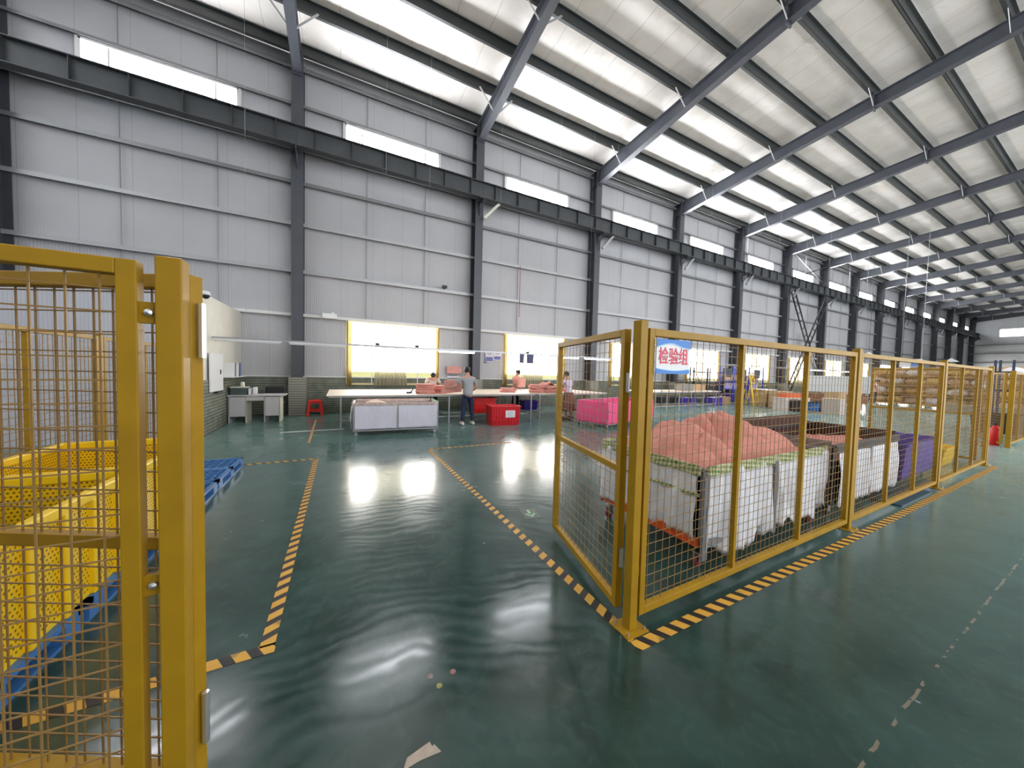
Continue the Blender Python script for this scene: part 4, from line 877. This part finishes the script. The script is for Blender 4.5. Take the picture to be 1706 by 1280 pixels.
# ------------------------------------------------------------------ people
def skin_mesh(name, pts, edges, rad, m_, par, sub=2, root=0):
    me = bpy.data.meshes.new(name); me.from_pydata(pts, edges, []); me.update(); me.materials.append(m_)
    o = bpy.data.objects.new(name, me); C.objects.link(o); o.parent = par
    md = o.modifiers.new('skin', 'SKIN'); md.use_smooth_shade = True; md.branch_smoothing = .6
    sv = me.skin_vertices[0].data
    for i, r in enumerate(rad): sv[i].radius = r if isinstance(r, tuple) else (r, r); sv[i].use_root = (i == root)
    s_ = o.modifiers.new('sub', 'SUBSURF'); s_.levels = s_.render_levels = sub
    return o
def person(label, loc, rz, H=1.62, lean=0.0, head_tilt=0.0, arms=None, shirt=M_tee, pants=M_jean, shoe=M_shoe, hair=M_hair, long_hair=False, skirt=None, stance=.1, simple=False):
    """faces local +y. arms: list of (elbow, wrist) offsets relative to shoulder for left(-x), right(+x)"""
    t = thing('person', label, 'person', loc, rz); k = H/1.62
    S = lambda *a: Vector(a)*k
    hip = S(0, 0, .86); cl, sl = cos(lean), sin(lean)
    def up_(d, side=0, fwd=0): return hip+Vector((side*k, (sl*d+cl*fwd)*k, (cl*d-sl*fwd)*k))
    waist, chest, neck0 = up_(.16), up_(.36), up_(.50); neck = up_(.56, 0, .01)
    ct, st = cos(lean+head_tilt), sin(lean+head_tilt); hd = lambda u_, f_=0, s_=0: neck+Vector((s_*k, (st*u_+ct*f_)*k, (ct*u_-st*f_)*k))
    P = [hip, waist, chest, neck0, neck, hd(.05, .01), hd(.11, .012), hd(.17, .005)]; E_ = [(0, 1), (1, 2), (2, 3), (3, 4), (4, 5), (5, 6), (6, 7)]
    Rr = [(.125*k, .09*k), (.115*k, .08*k), (.13*k, .09*k), (.09*k, .06*k), (.048*k, .05*k), (.062*k, .070*k), (.076*k, .088*k), (.066*k, .076*k)]
    sh_i = {}
    arms = arms or [((-.08, .02, -.27), (-.06, .16, -.46)), ((.08, .02, -.27), (.06, .16, -.46))]
    hands = []
    for s_, (el, wr) in zip((-1, 1), arms):
        sh = up_(.455, s_*.185); e = sh+Vector(el)*k; w_ = sh+Vector(wr)*k; b0 = len(P)
        P += [sh, (sh+e)/2, e, (e+w_)/2, w_]; Rr += [.05*k, .044*k, .036*k, .034*k, .024*k]
        E_ += [(3, b0), (b0, b0+1), (b0+1, b0+2), (b0+2, b0+3), (b0+3, b0+4)]
        d = (w_-e).normalized(); side = d.cross(Vector((0, 0, 1))).normalized() if abs(d.z) < .95 else Vector((1, 0, 0)); pn = side.cross(d).normalized()
        pm = w_+d*.055*k; P.append(pm); Rr.append((.034*k, .018*k)); E_.append((b0+4, b0+5)); pi_ = b0+5
        for q, (off, ln) in enumerate(((-.030, .062), (-.010, .074), (.010, .070), (.030, .054))):
            a = pm+d*.03*k+side*off*k; b = a+(d*.8-pn*.25)*ln*.55*k; c = b+(d*.6-pn*.7)*ln*.45*k; j = len(P)
            P += [a, b, c]; Rr += [.0095*k, .0085*k, .0075*k]; E_ += [(pi_, j), (j, j+1), (j+1, j+2)]
        j = len(P); a = w_+d*.025*k-side*s_*.028*k; P += [a, a+(d*.7-side*s_*.6)*.035*k]; Rr += [.011*k, .009*k]; E_ += [(b0+4, j), (j, j+1)]
        sh_i[s_] = (sh, e)
    legs_ = []
    for s_ in (-1, 1):
        hp = hip+S(s_*.085, 0, -.04); kn = S(s_*(.085+stance*.4), .02, .46); an = S(s_*(.085+stance*.7), -.02, .085); b0 = len(P)
        P += [hp, (hp+kn)/2, kn, kn*.45+an*.55, an, an+S(0, .06, -.045), an+S(0, .13, -.055)]; Rr += [.085*k, .075*k, .052*k, .050*k, .036*k, .036*k, .03*k]
        E_ += [(0, b0)]+[(b0+i, b0+i+1) for i in range(6)]; legs_.append((hp, kn, an))
    bare = skirt is not None
    skin_mesh('body', [tuple(p) for p in P], E_, Rr, M_skin, t, 1 if simple else 2)
    # shirt
    Q = [up_(-.07), up_(.06), waist, up_(.27), chest, up_(.47)]; Rq = [(.160*k, .125*k), (.158*k, .12*k), (.150*k, .112*k), (.165*k, .118*k), (.175*k, .12*k), (.12*k, .085*k)]; Eq = [(i, i+1) for i in range(5)]
    for s_ in (-1, 1):
        sh, e = sh_i[s_]; b0 = len(Q); Q += [sh, sh+(e-sh)*.45, sh+(e-sh)*.72]; Rq += [.068*k, .062*k, .06*k]; Eq += [(4, b0), (b0, b0+1), (b0+1, b0+2)]
    skin_mesh('shirt', [tuple(p) for p in Q], Eq, Rq, shirt, t, 2)
    if skirt is None:
        Q = [hip+S(0, 0, .05)]; Rq = [(.142*k, .108*k)]; Eq = []
        for hp, kn, an in legs_:
            b0 = len(Q); Q += [hp+S(0, 0, -.06), (hp+kn)/2, kn, (kn+an)/2, an+S(0, 0, .02)]; Rq += [.098*k, .086*k, .068*k, .064*k, .058*k]; Eq += [(0, b0)]+[(b0+i, b0+i+1) for i in range(4)]
        skin_mesh('trousers', [tuple(p) for p in Q], Eq, Rq, pants, t, 2)
    else:
        def fn(u, v):
            a = u*2*pi; r = (.15+.10*v)*(1+.06*v*sin(a*9)); return (r*cos(a)*1.15*k, r*sin(a)*.9*k, (.92-.62*v)*k)
        MB().grid(fn, 48, 10).build('skirt', skirt, t, smooth=True, solid=.008)
    for hp, kn, an in legs_:
        MB().lathe([(.0, -.10), (.035, -.095), (.045, -.04), (.042, .03), (.046, .09), (.034, .14), (.0, .155)], k=14, axis='y').build('shoe', shoe, t, smooth=True, loc=(an.x, an.y+.03, .045*k))
    # head details
    c_ = hd(.125, .004)
    hm = MB(); nu_, nv_ = 22, 12
    def hf(u, v):
        a = u*2*pi; lim = (.50 if cos(a-pi/2) > .25 else .74 if not long_hair else .9)*pi
        ph = v*lim; f_ = 1.0+.05*noise.noise((cos(a)*3, sin(a)*3, ph*2))
        return tuple(hd(.125+.108*cos(ph)*f_, .094*sin(ph)*sin(a)*f_, .083*sin(ph)*cos(a)*f_))
    hm.grid(hf, nu_, nv_).build('hair', hair, t, smooth=True, solid=.01)
    for s_ in (-1, 1):
        MB().lathe([(0, -.006), (.011, -.004), (.011, .004), (0, .006)], (0, 0, 0), 8, 'y').build('eye', M_blk, t, loc=hd(.115, .090, s_*.03))
        e_ = MB().lathe([(.0, -.008), (.022, -.005), (.024, .004), (0, .008)], (0, 0, 0), 10, 'x').build('ear', M_skin, t, loc=hd(.105, .0, s_*.080))
    MB().tube(hd(.115, .085), hd(.085, .112), .009, 8, .014).build('nose', M_skin, t, smooth=True)
    MB().box(hd(.062, .086), (.045*k, .012, .01)).build('mouth', mat('lips', (.4, .13, .11), .6), t)
    if long_hair: MB().lathe([(0, -.05), (.035, -.03), (.045, .02), (.02, .06), (0, .07)], (0, 0, 0), 12, 'z').build('hair_bun', hair, t, smooth=True, loc=hd(.10, -.11))
    return t
person('person standing with back turned in grey T-shirt and dark blue jeans, holding pink cloth', (3.22, 8.92, 0), R(2), 1.64, .06, .25, [((-.16, .06, -.24), (-.26, .26, -.28)), ((.10, .06, -.27), (.06, .26, -.38))])
person('person bending over the table before the first window in a white and pink shirt', (2.98, 12.02, 0), R(168), 1.58, .55, .5, [((-.08, .12, -.20), (.02, .30, -.30)), ((.08, .12, -.20), (-.02, .30, -.30))], shirt=mat('white_pink_shirt', (.6, .52, .5), .9), pants=mat('dark_trousers', (.03, .03, .035), .85), shoe=M_blk)
person('person in a pink blouse and black trousers behind the table, looking down at cloth', (6.42, 12.08, 0), R(200), 1.62, .10, .5, [((-.10, .10, -.22), (.02, .30, -.22)), ((.08, .10, -.24), (-.02, .28, -.25))], shirt=M_blouse, pants=mat('black_trousers', (.012, .010, .010), .85), shoe=M_blk, long_hair=True)
person('person in lilac shirt and long brown skirt, partly hidden behind the gate frame', (6.78, 8.95, 0), R(14), 1.60, .12, .3, [((-.16, .14, -.20), (-.22, .40, -.28)), ((.10, .08, -.26), (.04, .26, -.40))], shirt=M_lav, skirt=mat('brown_skirt', (.16, .075, .05), .85, var=.15), shoe=mat('brown_shoe', (.1, .05, .04), .6))
person('distant person in a reddish top beyond the fence near the racks', (29.0, 8.0, 0), R(150), 1.6, .1, .3, shirt=mat('brick_shirt', (.5, .12, .12), .9), pants=mat('dark_trousers', (.03, .03, .035), .85), simple=True)
person('distant person in a white top beside the one in red, near the racks', (30.6, 8.25, 0), R(190), 1.62, .1, .3, shirt=M_paper, pants=mat('dark_trousers', (.03, .03, .035), .85), simple=True)
# cloth held by the man
def hc(u, v): x = -.42+u*.52-.10*v*(1-u); return (x, .02+.05*v+.03*sin(u*6), .36-v*.40*(1-.15*u))
o = MB().grid(hc, 20, 14).build('held_cloth', M_pink2, None, smooth=True, solid=.008, loc=(3.08, 9.30, .90)); tag(o, 'pink cloth held up over the table by the man in jeans', 'cloth')
o = MB().grid(lambda u, v: ((u-.5)*.40*(1-.1*v), -.02*sin(u*5), .18-v*.36), 16, 12).build('held_cloth', M_pink2, None, smooth=True, solid=.01, loc=(6.45, 11.62, 1.10)); tag(o, 'pink cloth held by the person in the pink blouse', 'cloth')

# ------------------------------------------------------------------ background beyond the fence
def boxy(name, lb, cat, x, y, z, d, m_, rz=0, group=None, lid=None):
    t = thing(name, lb, cat, (x, y, z), rz, group); MB().mm((-d[0]/2, -d[1]/2, 0), (d[0]/2, d[1]/2, d[2])).build('body', m_, t, bevel=.01)
    if lid: MB().mm((-d[0]/2-.01, -d[1]/2-.01, d[2]), (d[0]/2+.01, d[1]/2+.01, d[2]+.03)).build('lid', lid, t)
    return t
def rack(name, lb, x, y, rz, L, W, H, shelves, m_, group=None):
    t = thing(name, lb, 'rack', (x, y, 0), rz, group)
    for sx in (0, L/2, L):
        for sy in (0, W): MB().mm((sx-.03, sy-.03, 0), (sx+.03, sy+.03, H)).build('upright', m_, t)
    for z in shelves: MB().mm((0, 0, z), (L, W, z+.04)).build('shelf', m_, t)
    if name == 'storage_rack': MB().mm((0, .02, .15), (L, .04, H+.12)).build('back_panel', mat('tan_board', (.55, .40, .20), .8, var=.25, vscale=6), t)
    f = MB(); f.bar((0, W, .1), (L/2, W, H-.1), .03, .02); f.bar((L, W, .1), (L/2, W, H-.1), .03, .02); f.build('brace', m_, t)
    return t
rack('steel_rack', 'black steel rack frame standing before the window left of the blue rack', 16.6, 11.4, 0, 3.0, .8, 2.05, (.3, 1.25, 1.75), M_dark)
rack('steel_rack', 'blue steel rack with bins before the window, beyond the sign', 20.6, 11.4, 0, 3.2, .8, 2.2, (.2, .8, 1.3, 1.8), mat('rack_blue', (.03, .06, .42), .4))
k = 0
for zi, z in enumerate((.24, .84, 1.34)):
    for xi in range(4):
        m_ = [M_dblue, mat('lilac_bin', (.4, .36, .6), .6), M_card][(zi+xi) % 3]
        o = MB().mm((0, 0, 0), (.55, .5, .34)).build('storage_bin', m_, None, bevel=.02, loc=(20.75+xi*.75, 11.55, z)); tag(o, '%s bin from the left on the %s shelf of the blue rack' % (ORD[xi], ['lowest', 'middle', 'upper'][zi]), 'bin', 'bins on the blue rack')
for k, (x, y, m_, lb) in enumerate(((15.2, 11.8, M_dark, 'dark blue-black crate under the far table, left one'), (16.2, 11.2, M_dblue, 'dark blue crate by the foot of the black rack'), (19.4, 11.3, M_card, 'brown carton on the floor between black and blue racks'), (18.1, 11.0, M_dblue, 'dark crate just left of the brown carton'))):
    boxy('storage_crate', lb, 'crate', x, y, 0, (.8, .5, .42), m_)
boxy('equipment_box', 'grey box standing on the far pale table', 'box', 14.6, 10.3, .85, (.7, .5, .32), mat('grey_box', (.25, .24, .22), .6))
boxy('equipment_box', 'olive carton standing on the far pale table, right of the grey box', 'box', 15.9, 10.4, .85, (.4, .35, .28), M_card)
# yellow step stand
t = thing('step_ladder', 'yellow step ladder standing left of the wooden cabinets', 'ladder', (20.1, 10.2, 0)); f = MB()
for s_ in (-1, 1): f.bar((s_*.3, -.35, 0), (s_*.16, 0, 1.75), .06, .04)
for q in range(5): f.bar((-.28+q*.03, -.33+q*.07, .25+q*.33), (.28-q*.03, -.33+q*.07, .25+q*.33), .05, .03)
f.build('front_frame', M_ycr, t); f = MB()
for s_ in (-1, 1): f.bar((s_*.3, .35, 0), (s_*.16, 0, 1.75), .05, .03)
f.build('rear_frame', M_ycr, t)
t = thing('wood_cabinet', 'pale wooden cabinet with a white top behind the mesh', 'cabinet', (20.9, 9.95, 0)); MB().mm((-.55, -.35, 0), (.45, .35, .88)).build('body', M_wood, t); MB().mm((-.6, -.4, .88), (.5, .4, .92)).build('top', M_wht, t)
t = thing('wood_shelf_unit', 'open wooden shelf unit with reddish goods, right of the wooden cabinet', 'shelf', (21.0, 9.15, 0)); f = MB(); f.mm((-.5, -.35, 0), (-.46, .35, .85)); f.mm((.46, -.35, 0), (.5, .35, .85)); f.mm((-.46, .3, 0), (.46, .34, .85))
for z in (.03, .42, .81): f.mm((-.46, -.35, z), (.46, .3, z+.03))
f.build('body', M_wood, t)
boxy('goods_box', 'reddish box inside the open wooden shelf unit', 'box', 20.9, 9.1, .45, (.5, .4, .28), mat('brick_box', (.4, .1, .06), .7))
boxy('goods_box', 'brown box on the bottom shelf of the wooden shelf unit', 'box', 21.1, 9.1, .06, (.5, .4, .28), M_card)
t = thing('low_counter', 'low white counter with a reddish top strip behind the mesh', 'counter', (19.4, 8.25, 0), R(-10)); MB().mm((-.5, -.3, 0), (1.2, .3, .58)).build('body', mat('cream_board', (.62, .56, .52), .6), t); MB().mm((-.52, -.32, .58), (1.22, .32, .61)).build('top', M_straw, t)
boxy('goods_box', 'orange-red parcel row lying on the low white counter', 'box', 19.9, 8.3, .61, (1.1, .4, .2), mat('orange_parcel', (.6, .12, .04), .7), R(-10))
boxy('equipment_box', 'black box standing right of the low white counter', 'box', 19.3, 7.75, 0, (.45, .4, .55), M_blk)
t = thing('plastic_crate', 'bright blue crate on a pallet board beyond the fence', 'crate', (19.9, 7.25, .06), R(-5)); bin_box(t, 1.0, .7, .36, mat('sky_blue_plastic', (.05, .22, .62), .4))
boxy('pallet_board', 'flat wooden board under the bright blue crate', 'board', 19.9, 7.25, 0, (1.3, .9, .055), M_wood, R(-5))
o = heap(.85, .55, 0, lambda x, y: .15, 12, 20, 16, .08).build('scrap_heap', M_blk, None, smooth=True, solid=.01, loc=(19.45, 7.0, .33)); tag(o, 'black scraps heaped in the bright blue crate', 'scraps', kind='stuff')
boxy('goods_cabinet', 'beige low cabinet right of the bright blue crate', 'cabinet', 19.6, 6.55, 0, (.55, .6, .68), mat('beige_board', (.5, .45, .4), .6), lid=M_straw)
t = thing('whiteboard', 'wide white board standing beyond the fence, right of the mesh stud', 'board', (24.2, 8.0, 0), R(-65)); MB().mm((-1.3, -.02, .85), (1.3, .02, 1.75)).build('panel', mat('board_grey', (.62, .65, .66), .5), t)
for sx in (-1.2, 1.2): MB().mm((sx-.025, -.03, 0), (sx+.025, .03, 1.8)).build('leg', M_metal, t)
MB().mm((-1.2, -.1, .3), (1.2, .1, .75)).build('lower_shelf', mat('brown_goods', (.3, .15, .09), .8, var=.3, vscale=8), t)
MB().mm((.5, -.03, 1.35), (.75, -.021, 1.55)).build('note', mat('note_ink', (.08, .08, .12), .8), t)
boxy('goods_box', 'yellowish parcel on a stand below the white board', 'box', 23.2, 7.7, 0, (.9, .6, .9), M_wood)
for k, (x, y, z, d, m_, lb) in enumerate(((26.5, 8.6, 0, (.9, .7, .55), M_card, 'brown base carton beyond the white board'), (26.5, 8.6, .55, (.7, .5, .18), mat('violet_box', (.28, .25, .6), .6), 'violet box on the brown base carton'), (26.8, 8.9, .73, (.8, .5, .7), M_pink2, 'tall pink fabric bale beside the far white window'),
    (29.6, 8.9, 0, (.8, .6, .62), M_red2, 'orange-red crate beyond the second fence post'), (28.3, 8.6, 0, (.9, .6, .9), M_straw, 'cream goods carton between the racks and the red crate'))):
    boxy('goods_box', lb, 'box', x, y, z, d, m_)
# long storage racks with bags
M_rk = mat('rack_yellow', (.60, .36, .08), .5)
bags = [MB().grid(lambda u, v, s_=s_: ((.26*sin(pi*v)*abs(cos(u*2*pi))**.6*math.copysign(1, cos(u*2*pi))), .36*sin(pi*v)*abs(sin(u*2*pi))**.6*math.copysign(1, sin(u*2*pi)), .17+.17*cos(pi*v)+.015*noise.noise((u*5, v*5, s_))), 16, 8) for s_ in range(4)]
bm_ = [M_straw, mat('golden_sack', (.66, .44, .14), .8), mat('tan_sack', (.58, .42, .24), .8), M_paper]
protos = [b.build('goods_bag', bm_[i], None, smooth=True, loc=(0, 0, -9)) for i, b in enumerate(bags)]; first = [True]*4
shn = ['floor', 'lower', 'middle', 'top']
for r_, (x, y0, nm) in enumerate(((32.5, 8.9, 'leftmost'), (31.5, 6.3, 'middle'), (30.5, 3.7, 'rightmost'))):
    rack('storage_rack', '%s yellow storage rack packed with bags at the back of the hall' % nm, x, y0-2.4, pi/2, 2.4, .9, 2.3, (.12, .7, 1.3, 1.85), M_rk, 'yellow storage racks')
    for s_, z in enumerate((.16, .74, 1.34, 1.89)):
        for q in range(3):
            i = (q+s_+r_) % 4
            if first[i]: o = protos[i]; first[i] = False
            else: o = protos[i].copy(); C.objects.link(o)
            o.location = (x-.5, y0-2.0+q*.78, z); o.scale = (1.3, 1.05, 1.2+.14*((q*7+s_*3) % 3))
            tag(o, '%s bag from the right on the %s shelf of the %s yellow storage rack' % (['first', 'second', 'third'][q], shn[s_], nm), 'bag', 'goods bags on the storage racks')
boxy('low_platform', 'low grey bench in front of the rightmost storage rack', 'bench', 27.5, 3.6, 0, (.8, 2.6, .45), mat('bench_grey', (.35, .33, .25), .6))
t = thing('storage_crate', 'black mesh-sided crate in the gap before the second fence', 'crate', (18.6, 2.25, 0)); bin_box(t, 1.0, .9, .6, mat('charcoal_crate', (.02, .025, .03), .5))
t = thing('fire_extinguisher', 'red fire extinguisher by the second fence post', 'extinguisher', (14.62, 1.78, 0)); MB().lathe([(.07, 0), (.08, .02), (.08, .42), (.05, .48), (.02, .5)], k=14).build('cylinder', M_red2, t, smooth=True); MB().tube((0, 0, .5), (0, 0, .56), .02).tube((0, 0, .55), (.1, 0, .57), .01).build('valve', M_blk, t)
t = thing('forklift_mast', 'pair of dark upright mast rails rising above the far racks at right', 'mast', (25.0, 2.95, 0), R(10))
for s_ in (-.22, .1, .22): MB().mm((-.04, s_-.035, 0), (.04, s_+.035, 2.55)).build('upright', mat('mast_navy', (.02, .04, .08), .5), t)
MB().mm((-.04, -.2, 1.2), (.04, .2, 1.3)).mm((-.04, -.2, 2.0), (.04, .2, 2.08)).build('crossbar', M_dark, t)
t = thing('hanging_sign', 'small white and blue hanging sign above the far storage racks', 'sign', (31.0, 6.9, 2.42), R(-70)); MB().mm((-.45, -.02, 0), (.45, .02, .5)).build('board', M_wht, t); MB().mm((.0, -.03, .05), (.4, -.021, .45)).build('blue_print', M_sblue, t)
for s_ in (-.4, .4): MB().tube((s_, 0, .5), (s_, 0, zp(6.9)-2.42), .006, 4).build('hanging_wire', M_metal, t)
for x, y, lb in ((34, 9.6, 'left white round shade lamp hanging over the racks'), (46, 8.0, 'right white round shade lamp hanging near the far wall')):
    t = thing('pendant_lamp', lb, 'lamp', (x, y, 3.3)); MB().lathe([(.42, 0), (.40, .03), (.12, .22), (.05, .3)], k=18).build('shade', M_wht, t, smooth=True); MB().tube((0, 0, .3), (0, 0, zp(y)-3.3), .01, 5).build('cord', M_dark, t)
# thin rods hanging in the near bays
for k, (x, y) in enumerate(((-2.4, 11.6), (3.4, 11.0), (4.3, 11.0), (10.2, 10.5))):
    pass
